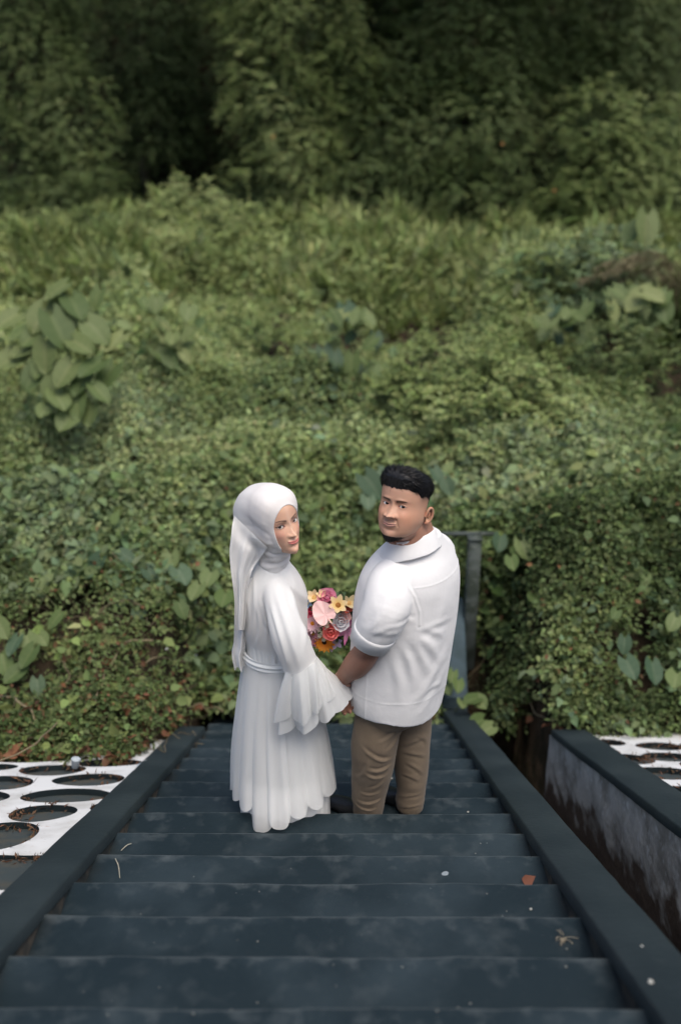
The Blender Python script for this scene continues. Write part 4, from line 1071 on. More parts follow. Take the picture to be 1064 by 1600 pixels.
    for c in ((655, 975, 700, 1010, .0, .009, .009), (652, 985, 690, 1050, .0, .012, .011), (640, 985, 672, 1065, .0, .012, .011), (628, 1000, 645, 1075, .0, .011, .010), (655, 968, 712, 975, .05, .007, .009),
              (612, 1020, 622, 1090, .0, .008, .011), (700, 1000, 640, 1080, .1, .007, .012), (706, 1030, 650, 1100, .1, .007, .012), 
              (600, 965, 655, 972, -.06, -.007, .007), (565, 975, 640, 990, -.06, .006, .009), (585, 925, 640, 935, -.06, .004, .010), (570, 990, 630, 960, -.06, .005, .008), (612, 915, 570, 985, -.06, .005, .012),
              (700, 900, 668, 985, .1, .004, .010), (709, 930, 690, 1040, .15, .005, .012), (590, 935, 572, 965, .0, .006, .008), (660, 1062, 690, 1068, .1, .006, .008)):
        dsp += cr(*c)*nearside*.36
    dsp *= sstep(.44, .53, zz)
    v2 = v+nrm*dsp[:, None]
    # armhole seam: ridge along a ring where the sleeve meets the trunk
    pl = [at(*q)[[0, 2]] for q in ((604, 892, .05), (617, 897, .03), (634, 908, 0), (647, 928, 0), (655, 952, 0), (655, 972, 0))]; dmin = np.full(len(v2), 9.0); q2 = v2[:, [0, 2]]
    for A_, B_ in zip(pl[:-1], pl[1:]):
        ab = B_-A_; tq = np.clip(((q2-A_) @ ab)/(ab @ ab), 0, 1); dmin = np.minimum(dmin, np.linalg.norm(q2-A_-tq[:, None]*ab, axis=1))
    v2 = v2+nrm*((g(dmin, .0035)*.0022-g(dmin-.008, .006)*.0015)*(v2[:, 1] < .17))[:, None]
    # side seam and yoke seam
    hf = sstep(.455, .50, zz); ts = np.abs(th-.14); v2 = v2+nrm*((g(ts, .018)*.0024)*(zz < .86)*(v[:, 1] < .1)*hf)[:, None]
    v2 = v2+nrm*((g(zz-(.565+.02*np.cos(th)), .0022)*.0014)*(v[:, 1] < .25))[:, None]
    v2 = v2+nrm*((g(zz-1.115, .003)*.0016)*((v-V(.24, .2, 0)) @ FM < .02)*(v[:, 0] > .27))[:, None]
    # folded hem
    shirt = MB().add(v2, f).build('shirt', M['shirt'], mroot)
    # cuff band: a turned-up band proud of the sleeve
    i1 = len(PS)-1; i0 = i1-4
    cb = MB(); rows = []
    for i, ex_ in ((i1, -.012), (i1, -.0025), (i1, -.0005), (i0, .0015), (i0-1, .0010), (i0-1, -.006)):
        rad = unit(GS[i]-PS[i]); rows.append(GS[i]+rad*ex_+TS[i]*(.006 if i == i1 else 0))
    G2 = np.array(rows); cb.add(G2.reshape(-1, 3), grid_faces(6, 40)); cb.build('cuff', M['shirt'], shirt)
    # hem band
    # collar: stand plus turned-down leaf, open in front
    col = MB(); na = 60; aa = np.linspace(R_(-158), R_(158), na)            # 0 = nape
    nc = V(.264, .155, 0); back_dir = -FM
    neckdir = unit(V(-.05, -.10, 1))
    def cring(r1, r2, z, dz, flare=0):
        tt = np.abs(aa)/R_(158)
        zz_ = z-dz*tt**1.6
        return np.stack([nc[0]+(np.cos(x)*back_dir[0]*r2+np.sin(x)*LM[0]*r1)*(1+flare*t) for x, t in zip(aa, tt)]), np.stack([nc[1]+(np.cos(x)*back_dir[1]*r2+np.sin(x)*LM[1]*r1)*(1+flare*t) for x, t in zip(aa, tt)]), zz_
    prof = [(.096, .096, 1.245, .055), (.092, .090, 1.285, .070), (.092, .090, 1.303, .080), (.097, .096, 1.308, .082), (.101, .101, 1.300, .086), (.124, .126, 1.243, .100), (.1255, .1275, 1.239, .101), (.120, .122, 1.240, .101)]
    rows = []
    for k_, (r1, r2, z, dz) in enumerate(prof):
        x_, y_, z_ = cring(r1, r2, z, dz, .06 if k_ > 3 else .0)
        rows.append(np.stack((x_, y_, z_), 1))
    G3 = np.array(rows); G3[4:7, :, 2] += .003*fbm(aa*4, 0, 0, 4)
    # collar points
    tipw = sstep(R_(120), R_(158), np.abs(aa)); G3[5:8] += (FM*.050+V(0, 0, -.050))[None, None]*tipw[None, :, None]
    col.add(G3.reshape(-1, 3), grid_faces(8, na, False)); col.build('collar', M['shirt'], shirt)
man()
# ================================================================== the woman
FW = unit(V(.88, .47, 0)); RW = unit(V(.47, -.88, 0))
wroot = empty('person', (-.29, .14, -RI), 'woman in a white headscarf and long white ruffled dress looking back over her right shoulder', 'woman')
RWM = rotm(40, -7, -8); SW = 1.06
EW = at(452.3, 819.3, .03); OW = EW-(RWM @ V(0, -.082, 0))*SW
HIP = V(-.285, .16, 0)
def woman():
    skin = (.50, .285, .20)
    body = MB(); nk = OW+(RWM @ V(0, .03, -.07))*SW
    add_tube(body, [(-.29, .17, .60), (-.29, .17, .72), (-.295, .17, .95), (-.30, .17, 1.05), (-.30, .15, 1.12), nk], [.115, .10, .10, .06, .046, .048], 24, 36, skin)
    for s_ in (-1, 1):
        h = V(-.29, .17, .62)+RW*s_*.075; kn = V(-.28, .17, .28)+RW*s_*.07; an = V(-.28, .16, -.08)+RW*s_*.065
        add_tube(body, [h, kn, an], [.07, .048, .032], 14, 18, skin)
        add_tube(body, [an+V(0, 0, -.03)-FW*.02, an+FW*.06+V(0, 0, -.035), an+FW*.15+V(0, 0, -.045)], [.028, .028, .018], 10, 9, skin)
    shr = V(-.268, .055, 1.015); elr = at(468, 1022, -.03); wrr = at(521, 1072, .075)
    add_tube(body, [V(-.29, .12, 1.015), shr, (shr+elr)/2, elr, elr*.45+wrr*.55, wrr, wrr+(wrr-elr)*.06], [.036, .036, .032, .034, .030, .021, .020], 16, 44, skin)
    add_hand(body, wrr, unit(V(.55, .35, -.75)), V(.3, .9, .1), 1, .75, s=.86, col=skin, spread=.03)
    shl = V(-.33, .32, 1.045); ell = V(-.33, .40, .80); wrl = at(455, 1000, .36)
    add_tube(body, [V(-.30, .22, 1.08), shl, (shl+ell)/2, ell, wrl], [.05, .045, .036, .034, .022], 14, 36, skin)
    add_hand(body, wrl, unit(V(.9, .0, .25)), V(0, -.9, .4), -1, 1.2, s=.86, col=skin)
    v, f, nrm = remesh(body, .0045, 5)
    C = np.tile(skin, (len(v), 1)).astype(float); out = MB(); out.add(v, f, C)
    T, hv = add_head(out, 'woman', RWM, OW, SW)
    nb = MB(); add_tube(nb, [OW+(RWM @ V(0, -.01, -.085))*SW, OW+(RWM @ V(0, .03, -.11))*SW, V(-.298, .15, 1.13)], [(.042, .035), (.052, .050), .052], 30, 16, flatdir=RWM @ V(1, 0, 0))
    vv, ff, _ = remesh(nb, .005, 6); out.add(vv, ff, skin)
    out.build('body', M['skin'], wroot)
    add_eyes('woman', T, RWM, SW, wroot, CAMP)

    # ---- headscarf: hood from the face opening back over a bun, then a wrapped neck, then the hanging tail
    nu, nv = 160, 84
    u = np.linspace(0, 2*np.pi, nu, endpoint=False); cu, su = np.cos(u), np.sin(u)
    ox = .0560*np.sign(cu)*np.abs(cu)**.9*np.where(su > 0, 1-.10*su**2, 1-.12*su**4)
    oz = np.where(su > 0, .078*su**.95, -.1185*np.abs(su)**.88)-.003
    hs = hv[::3, ::3].reshape(-1, 3); fr_ = hs[hs[:, 1] < -.02]
    oy = np.array([fr_[np.argmin((fr_[:, 0]-x)**2+(fr_[:, 2]-z)**2+.02*(fr_[:, 1]+.08)**2), 1] for x, z in zip(ox, oz)])
    oy = np.convolve(np.concatenate((oy[-6:], oy, oy[:6])), np.ones(13)/13, 'valid')
    O = np.stack((ox, oy, oz), 1); C0 = V(0, .012, .0)
    O = O+V(0, .034, -.001)*sstep(-.62, -.97, su)[:, None]+V(.018, .028, 0)*(sstep(.10, .7, cu)*sstep(.50, -.1, su))[:, None]
    hd = hs-C0; hr = np.linalg.norm(hd, axis=1); hd = hd/hr[:, None]
    d0 = unit(O-C0); pole = unit(V(-.06, 1, -.02))
    om = np.arccos(np.clip(d0 @ pole, -1, 1)); G = np.zeros((nv, nu, 3)); tts = np.linspace(0, 1, nv)
    for j, t in enumerate(tts):
        dj = unit((np.sin((1-t)*om)[:, None]*d0+np.sin(t*om)[:, None]*pole)/np.sin(om)[:, None]) if t < 1 else np.tile(pole, (nu, 1))
        sim = dj @ hd.T; wgt = np.exp((sim-1)*400); r = (wgt*hr).sum(1)/wgt.sum(1)
        r0 = np.linalg.norm(O-C0, axis=1)
        th = .0035+.011*sstep(.0, .22, t)+.006*sstep(.15, .5, t)*np.clip(dj[:, 2], 0, 1)+.085*sstep(.45, 1.0, t)
        # cloth hangs out behind rather than following the nape
        th = th+.075*sstep(.3, .75, t)*np.clip(-dj[:, 2], 0, 1)
        rr = r*sstep(-.02, .10, t)+r0*(1-sstep(-.02, .10, t))
        G[j] = C0+dj*(rr+th)[:, None]
    G[..., 1] += .030*g(np.linalg.norm((G-V(-.04, .17, .0))*V(1, .7, 1), axis=-1), .07)
    nrmH = unit(G-V(0, .03, 0)); pul = np.zeros((nv, nu))
    uu = np.degrees(u)[None, :]; tt = tts[:, None]
    for (u0, sl_, amp, w_) in ((200, 40, .0060, 5), (214, 46, -.0060, 5), (228, 46, .0065, 5), (243, 40, -.0055, 5), (256, 34, .0050, 5), (184, 50, -.0045, 6), (168, 50, .0045, 7), (150, 44, -.003, 8), (268, 20, -.004, 5),
                                (340, -40, .0055, 5), (324, -46, -.005, 5), (308, -46, .0055, 5), (292, -40, -.0045, 5), (128, 40, .0030, 9), (40, -40, .0030, 8), (95, 10, .003, 7), (108, 16, -.003, 7)):
        q = uu-(u0-sl_*(tt-.12)); pul += .8*amp*g(q, w_*(.45+1.3*tt))*sstep(.04, .16, tt)*sstep(.85, .3, tt)*(1 if 180 < u0 < 270 or u0 > 280 else .4)
    pul += .0015*noise3(uu/16, tt*4, 0, 4)*sstep(.1, .3, tt)
    G = G+nrmH*pul[..., None]
    roll = np.stack([G[0]-nrmH[0]*.006+V(0, .006, 0), G[0]-nrmH[0]*.002-V(0, .001, 0)])
    G = np.concatenate((roll, G)); scarf = MB().add(T(G.reshape(-1, 3)), grid_faces(nv+2, nu)).build('headscarf', M['scarf'], wroot)
    scarf_pts = T(G.reshape(-1, 3))
    # wrapped neck
    nb = MB(); na = 96; a = np.linspace(0, 2*np.pi, na, endpoint=False); rows = []
    top = OW+(RWM @ V(0, .010, -.080))*SW; bot = V(-.300, .150, 1.125)
    pts = []
    v_, f_, G_, P_, T_ = tube([top, top*.55+bot*.45+V(-.004, 0, 0), bot], [(.062, .066), (.061, .062), (.066, .066)], na, 44, flatdir=RWM @ V(1, 0, 0))
    aa = np.linspace(0, 2*np.pi, na, endpoint=False)[None]; tq = np.linspace(0, 1, 44)[:, None]
    wr_ = .0040*np.sin(tq*15+2.6*np.cos(aa+.6)+np.sin(aa*2)*.8)+.002*np.sin(tq*31+4*np.cos(aa-1))
    G_ = G_+unit(G_-P_[:, None])*wr_[..., None]
    scarf_pts = np.concatenate((scarf_pts, G_.reshape(-1, 3))); nb.add(G_.reshape(-1, 3), f_); nb.build('scarf_wrap', M['scarf'], scarf)
    # hanging tail at her back: a loose drape, double layered, outlines measured at mid depth
    def drape(rowsL, Y0, Y1, folds, seed, amp, thickness=.02, nx=60):
        "rowsL: (left px, right px, py) from top to bottom"
        tb = MB(); R0 = np.array(rowsL, float); m = 70
        q = interp(np.linspace(0, 1, m), np.linspace(0, 1, len(R0)), R0)
        s = np.linspace(0, 1, nx); rows = []
        for i, (xl, xr, py) in enumerate(q):
            t = i/(m-1); Yc = Y1+(Y0-Y1)*(1-t)**5
            L_, R__ = at(xl, py, Yc), at(xr, py, Yc)
            base = L_[None]*(1-s)[:, None]+R__[None]*s[:, None]
            bulge = np.sin(s*np.pi)**.7*.030*(1-.3*t)
            f_ = 1.5*amp*(.35+.65*t)*np.sin(s*folds*2*np.pi+seed+1.2*t+.6*math.sin(3*t+seed))+.4*amp*noise3(s*9, t*3, 0, seed)
            base = base+V(.25, -1, 0)*(bulge+f_)[:, None]+V(0, 0, 1)*(0.0)
            base[:, 2] += (t > .9)*(t-.9)*10*.010*np.sin(s*folds*2*np.pi*1.0+seed+2)
            rows.append(base)
        F1 = np.array(rows); F2 = F1+V(-.1, 1, 0)*thickness
        Gd = np.concatenate((F1, F2[:, ::-1]), 1)
        tb.add(Gd.reshape(-1, 3), grid_faces(m, nx*2)); return tb
    HV = np.array(scarf_pts); hd_ = HV-CAM_LOC; hz = hd_ @ _fw; hx = 532+FPX*(hd_ @ _rt)/hz; hy = 800-FPX*(hd_ @ _up)/hz
    def surf_depth(px, py, dflt):
        k = (np.abs(hx-px) < 3.5) & (np.abs(hy-py) < 3.5)
        return HV[k][np.argmin(hz[k]), 1] if k.any() else dflt
    R0 = np.array([(366, 806, 418, 856), (363, 822, 414, 862), (361, 842, 410, 868), (359, 862, 404, 876), (360, 882, 396, 888), (362, 900, 391, 902), (365, 922, 387, 924), (367, 945, 385, 945), (367, 965, 384, 966), (369, 985, 382, 984)], float)
    m, nx = 90, 60; tq = np.linspace(0, 1, m); q = interp(tq, np.linspace(0, 1, len(R0)), R0); s1_ = np.linspace(0, 1, nx)
    PX = q[:, 0:1]*(1-s1_)+q[:, 2:3]*s1_; PY = q[:, 1:2]*(1-s1_)+q[:, 3:4]*s1_; DY = np.zeros((m, nx))
    for a_ in range(m):
        for b_ in range(nx): DY[a_, b_] = surf_depth(PX[a_, b_], PY[a_, b_], np.nan) if tq[a_] < .5 else np.nan
    lowY = .055+.03*np.abs(s1_-.4)[None]+np.zeros((m, nx)); DY0 = DY.copy(); DY = np.where(np.isnan(DY), lowY, np.minimum(DY, lowY+.02))
    for it in range(30):
        D2 = DY.copy(); D2[1:-1] = (DY[:-2]+2*DY[1:-1]+DY[2:])/4; D2[:, 1:-1] = (D2[:, :-2]+2*D2[:, 1:-1]+D2[:, 2:])/4; DY = np.fmin(D2, DY0)
    tt_, ss_ = tq[:, None], s1_[None]
    wob = .011*(.25+.75*sstep(0, .5, tt_))*np.sin(ss_*2*np.pi*(2.0-.5*tt_)+2.2*tt_+1)*sstep(0, .12, tt_)+.005*np.sin(ss_*2*np.pi*5+3*tt_)*tt_+.004*noise3(ss_*5, tt_*7, 0, 8)
    F1 = np.array([[at(PX[a_, b_], PY[a_, b_], DY[a_, b_]-.014-wob[a_, b_]) for b_ in range(nx)] for a_ in range(m)])
    F2 = F1+V(-.1, 1, 0)*.03*sstep(.0, .4, tt_)[..., None]+V(0, .003, 0)
    MB().add(np.concatenate((F1, F2[:, ::-1]), 1).reshape(-1, 3), grid_faces(m, nx*2)).build('scarf_tail', M['scarf'], scarf)
    drape([(372, 398, 900), (367, 392, 940), (366, 386, 975), (365, 384, 1005), (362, 381, 1022), (366, 383, 1043)], .10, .12, 1.7, 8, .010, .03).build('scarf_tail', M['scarf'], scarf)
    # ---- dress: bodice and skirt in one loft
    a = np.linspace(0, 2*np.pi, 240, endpoint=False)
    tabs = np.array([  # z, cx, cy, lateral, front-back
        (-.137, -.272, .135, .205, .195), (.02, -.276, .145, .205, .195), (.20, -.284, .155, .195, .185), (.42, -.290, .16, .170, .160), (.60, -.294, .165, .147, .135), (.70, -.292, .168, .132, .126), (.76, -.293, .17, .134, .128), (.86, -.300, .17, .145, .140),
        (.95, -.305, .17, .150, .140), (1.02, -.308, .17, .150, .134), (1.065, -.308, .168, .138, .120), (1.10, -.305, .16, .112, .098), (1.13, -.302, .154, .082, .078), (1.158, -.300, .150, .062, .065)])
    def skirt(zlo, zhi, n, grow, seed, amp, pleats, hemf=None, phase=0):
        zz = np.linspace(zlo, zhi, n); tb_ = interp(zz, tabs[:, 0], tabs[:, 1:])
        rows = []
        for z, (cx, cy, aw, bw) in zip(zz, tb_):
            below = np.clip((.73-z)/.86, 0, 1); A_ = amp*(below**.8)
            ph = a*pleats+phase+.9*np.sin(a*3+seed)+.5*math.sin(z*3+seed)
            pl = A_*(2*np.abs(np.sin(ph/2))**.75-1.1+.25*np.sin(ph*2.3+seed))+A_*.55*noise3(np.cos(a)*3.3, np.sin(a)*3.3, z*1.6, seed)
            up_ = np.clip((z-.72)/.2, 0, 1); pl = pl+up_*.0035*noise3(np.cos(a)*5, np.sin(a)*5, z*5, seed+4)
            gth = .0035*np.exp(-((z-.73)/.05)**2)*np.sin(a*34)
            dr = np.cos(a)[:, None]*RW*aw+np.sin(a)[:, None]*FW*bw
            rr = np.linalg.norm(dr, axis=1)
            rows.append(V(cx, cy, z)+dr*(1+(grow*below+pl+gth)/rr)[:, None])
        return np.array(rows), zz
    G, zz = skirt(-.137, .79, 120, .0, 3, .009, 13)
    dress = MB().add(G.reshape(-1, 3), grid_faces(120, 240)).build('dress', M['dress'], wroot)
    tb = MB(); G, zz = skirt(.70, 1.158, 66, 0, 3, 0, 9); G = G[:, ::4]; tb.add(G.reshape(-1, 3), grid_faces(66, 60))
    for e_, o_ in ((0, -1), (-1, 1)):
        k_ = np.arange(60); tb.add(np.concatenate((G[e_], G[e_].mean(0)[None])), np.stack((np.full(60, 60), k_, (k_+1) % 60)[::1] if o_ > 0 else (np.full(60, 60), (k_+1) % 60, k_), 1))
    s3 = at(470, 1038, -.03)
    P_sl = [V(-.298, .14, 1.075), V(-.272, .052, 1.05), at(449, 985, -.04), s3]
    add_tube(tb, P_sl, [.050, .060, .070, .072], 40, 40)
    add_tube(tb, [V(-.30, .20, 1.04), V(-.335, .30, .99), V(-.33, .385, .86), V(-.27, .38, .78)], [.045, .055, .055, .05], 24, 26)
    v, f, nrm = remesh(tb, .0055, 8)
    if ((v-V(-.3, .17, 0))*V(1, 1, 0)*nrm).sum(1).mean() < 0: nrm = -nrm
    def fold_line(px0, py0, px1, py1, Y, amp, wd, bow=.012):
        a_ = at(px0, py0, Y); b_ = at(px1, py1, Y); d_ = (b_-a_)[[0, 2]]; L_ = np.linalg.norm(d_); d_ /= L_; nn = V(-d_[1], d_[0])
        q = v[:, [0, 2]]-a_[[0, 2]]; s_ = q @ d_/L_; t_ = q @ nn-bow*np.sin(np.clip(q @ d_/L_, 0, 1)*np.pi)
        return amp*sstep(-.05, .3, s_)*sstep(1.1, .7, s_)*(g(t_, wd)-.7*g(t_+wd*1.8, wd*1.2))
    dsp = .0022*noise3(v[:, 0]*8, v[:, 1]*8, v[:, 2]*6, 41); ns = v[:, 1] < .2
    for c in ((408, 940, 420, 1012, .0, -.006, .006), (396, 900, 390, 1010, .05, .005, .008), (388, 930, 384, 1010, .08, .004, .007), (402, 950, 400, 1015, .03, .005, .007), (412, 975, 432, 1020, .0, .006, .007),
              (440, 905, 486, 1020, -.05, .004, .010), (428, 930, 470, 1040, -.06, .005, .010), (420, 945, 452, 1040, -.06, .005, .008), (452, 930, 492, 1010, -.03, .004, .008), (415, 890, 440, 905, .05, .003, .007),
              (466, 910, 480, 980, .1, .004, .008), (430, 890, 465, 935, .05, .003, .009)):
        dsp += fold_line(*c)*ns
    wz = sstep(.80, .72, v[:, 2]); an_ = np.arctan2(v[:, 1]-.17, v[:, 0]+.29); dsp += wz*.004*np.sin(an_*26+np.sin(an_*5))
    MB().add(v+nrm*dsp[:, None], f).build('bodice', M['dress'], dress)
    # outer layer: petal hem hanging lower at the back and laid over the step above
    cusp_px = [357, 379, 397, 424, 449, 478, 502, 520]
    ring = np.array([V(-.283, .155, .05)+RW*.215*math.cos(x)+FW*.205*math.sin(x) for x in a])
    px_ = np.array([532+FPX*((p-CAM_LOC) @ _rt)/((p-CAM_LOC) @ _fw) for p in ring]); near = ring[:, 1] < .155
    # going round on the camera side, angle as a function of picture x
    o_ = np.argsort(px_[near]); an = ((a[near]-np.pi/2) % (2*np.pi)); cusp = list(np.interp(cusp_px, px_[near][o_], an[o_]))
    lo, hi = min(cusp), max(cusp); gap_ = 2*np.pi-(hi-lo); kx = int(round(gap_/.30))
    cusp = sorted(cusp+[hi+gap_*i/kx for i in range(1, kx)]); cusp = np.array(cusp)
    ang = (a-np.pi/2) % (2*np.pi); ang = np.where(ang < cusp[0], ang+2*np.pi, ang); cw = np.append(cusp, cusp[0]+2*np.pi)
    ki = np.clip(np.searchsorted(cw, ang, side='right')-1, 0, len(cw)-2); sl_ = (ang-cw[ki])/(cw[ki+1]-cw[ki])
    # overlapping petal panels: each runs from the belt to its own rounded hem
    target = {0: 1240, 1: 1268, 2: 1301, 3: 1297, 4: 1280, 5: 1264, 6: 1238}
    npan = len(cw)-1; rnd = random.Random(4); sheer_all = []
    near_of = {}
    for i in range(npan):
        mid = (cw[i]+cw[i+1])/2; near_of[i] = mid
    mids_px = [np.interp(((cw[i]+cw[i+1])/2-cw[0]), np.array(ang-cw[0])[np.argsort(ang)], px_[np.argsort(ang)]) for i in range(npan)]
    for i in range(npan):
        ca, wa = (cw[i]+cw[i+1])/2, (cw[i+1]-cw[i])/2*1.32
        s_ = np.linspace(-1, 1, 26); an2 = ca+s_*wa+np.pi/2; m_ = 70; tcol = np.linspace(0, 1, m_)[:, None]
        tgt = None
        cpx = mids_px[i]; rk = RW*math.cos(ca+np.pi/2)+FW*math.sin(ca+np.pi/2)
        if rk[1] < .25 and 350 < cpx < 512: tgt = float(np.interp(cpx, [350, 368, 388, 410, 436, 463, 490, 510], [1225, 1240, 1268, 1301, 1297, 1280, 1264, 1238]))
        zb = rnd.uniform(.10, .20) if tgt is None else .05
        lift = .004*(i % 2)+.002*rnd.random(); ph = rnd.uniform(0, 6)
        for it in range(7 if tgt else 1):
            zh = zb+.050*np.abs(s_)**3.2
            Zc = .722+(zh[None]-.722)*tcol
            tb_ = interp(Zc.ravel(), tabs[:, 0], tabs[:, 1:]).reshape(m_, 26, 4); below = np.clip((.735-Zc)/.75, 0, 1)
            dr = np.cos(an2)[None, :, None]*RW*tb_[..., 2:3]+np.sin(an2)[None, :, None]*FW*tb_[..., 3:4]
            off = .010+lift+.012*below+.020*below*(1-(s_[None]**2))**.8+.010*below*np.sin(s_[None]*4.5+ph+1.5*Zc)*(.4+.6*np.abs(s_[None]))+.005*below*noise3(s_[None]*2+i*7, Zc*3, 0, 12)
            Gs = np.stack((tb_[..., 0], tb_[..., 1], Zc), -1)+dr*(1+off/np.linalg.norm(dr, axis=-1))[..., None]
            tow = max(0.0, -rk[1]); Gs[..., 1] -= .055*sstep(.20, .0, Zc)*tow; Gs[..., 2] = np.maximum(Gs[..., 2], .005+.003*i % 3*.001)
            if tgt:
                e_ = Gs[-1, 13]-CAM_LOC; zb = max(.004, zb+(800-FPX*(e_ @ _up)/(e_ @ _fw)-tgt)*.0023)
        MB().add(Gs.reshape(-1, 3), grid_faces(m_, 26, False)).build('skirt_panel', M['sheer'], dress)
    # belt with pleats, tied at the back
    rows = []; zz2 = np.linspace(0, 1, 16); tb2 = interp(np.array([.73]), tabs[:, 0], tabs[:, 1:])[0]
    for q in zz2:
        z0 = .706+.052*q+.014*np.cos(a-2.2)
        dr = np.cos(a)[:, None]*RW*(tb2[2]+.015)+np.sin(a)[:, None]*FW*(tb2[3]+.015)
        w_ = .0035*np.sin(q*16+1.5*np.sin(a*2))+.005*math.sin(q*math.pi)
        rows.append(V(tb2[0], tb2[1], 0)+dr*(1+w_/.13)[:, None]+np.stack((0*z0, 0*z0, z0), 1))
    MB().add(np.array(rows).reshape(-1, 3), grid_faces(16, 240)).build('belt', M['dress'], dress)
    slv = dress
    # ---- bell ruffles, two tiers, measured start and hem lines
    def ruffle(start, hem, nf, amp, seed, mat_, name, rows_n=34):
        S = np.array([at(*p) for p in start]); H = np.array([at(*p) for p in hem]); n = 240
        w = np.linspace(0, 1, n, endpoint=False)
        def closed(Pp):
            k = len(Pp); ext = np.concatenate((Pp[-2:], Pp, Pp[:3])); return interp(w*k, np.arange(-2, k+3), ext)
        Sc, Hc = closed(S), closed(H); cen = S.mean(0)
        rows = []
        for j in range(rows_n):
            t = j/(rows_n-1); p = Sc*(1-t)+Hc*t
            mid = Sc.mean(0)*(1-t)+Hc.mean(0)*t; o = unit(p-mid)
            ph = w*nf*2*np.pi+seed+1.3*np.sin(w*2*np.pi*2+seed)+.6*np.sin(w*2*np.pi*3+seed*2)
            amp_ = amp*(1-.75*sstep(-.12, -.04, p[:, 0]))[:, None][:, 0]
            p = p+o*(amp_*t**.7*(2*np.abs(np.sin(ph/2))**.7-1.2)+.3*amp_*t*np.sin(ph*2.1+1)+.006*math.sin(t*math.pi)*1)[:, None]
            drop = np.where(t > .4, (t-.4)/.6, 0)**1.3*.022*(1-.8*sstep(-.12, -.04, p[:, 0]))
            p = p+V(0, 0, -1)*(drop*(np.abs(np.sin(ph/2))**.35*2-1))[:, None]
            rows.append(p)
        Gr = np.array(rows); mb = MB().add(Gr.reshape(-1, 3), grid_faces(rows_n, n)); return mb.build(name, mat_, slv)
    st = [(447, 1050, -.085), (468, 1052, -.115), (492, 1032, -.07), (493, 1024, .02), (475, 1030, .06), (455, 1042, .02)]
    ruffle(st, [(434, 1118, -.07), (474, 1123, -.12), (500, 1102, -.10), (529, 1082, .0), (520, 1066, .13), (455, 1095, .10)], 8, .020, 1.0, M['sheer'], 'ruffle')
    ruffle([(x, y+4, Y) for x, y, Y in st], [(441, 1136, -.06), (478, 1136, -.09), (518, 1120, -.06), (549, 1092, .05), (546, 1074, .16), (470, 1100, .10)], 7, .020, 2.4, M['dress'], 'ruffle')
woman()
# ================================================================== bouquet
def petal(mb, c, d, n, L, w, col, tipcol=None, cup=.2, m=6, k=5, pointy=.6):
    "one petal: base c, direction d, face normal n"
    d = unit(d); s = unit(np.cross(d, n)); n = np.cross(s, d); rows = []; cols = []
    for i in range(m):
        t = i/(m-1); ww = w*.5*math.sin(math.pi*min(.999, (.10+.90*t**.8)))**pointy*(1 if t < .98 else .3)
        for j in range(k):
            q = (j/(k-1))*2-1
            rows.append(c+d*L*t+s*ww*q+n*(cup*L*(t**2)*.6+abs(q)**2*cup*w*.4))
            cols.append(np.array(col)*(1-t)+np.array(tipcol if tipcol is not None else col)*t)
    mb.add(rows, grid_faces(m, k, False), np.array(cols))
def frame(n):
    n = unit(n); u = unit(np.cross(n, V(.2, .1, 1))); return n, u, np.cross(n, u)
def radial(mb, c, n, k, L, w, col, tip, open_=.25, cup=.2, ph=0, pointy=.6, inner=0.0):
    n, u, v = frame(n)
    for i in range(k):
        a = 2*math.pi*i/k+ph; r = u*math.cos(a)+v*math.sin(a)
        petal(mb, c+r*inner, unit(r*math.cos(open_)+n*math.sin(open_)), unit(n*math.cos(open_)-r*math.sin(open_)), L*(.93+.14*random.random()), w, col, tip, cup, pointy=pointy)
def knob(mb, c, n, r, col, h=.5):
    n, u, v = frame(n); rows = []; 
    for i in range(6):
        t = i/5*math.pi/2
        for j in range(12):
            a = j/12*2*math.pi; rows.append(c+(u*math.cos(a)+v*math.sin(a))*r*math.cos(t)+n*r*h*math.sin(t)*(1+.1*((i+j) % 2)))
    mb.add(rows, grid_faces(6, 12), col)
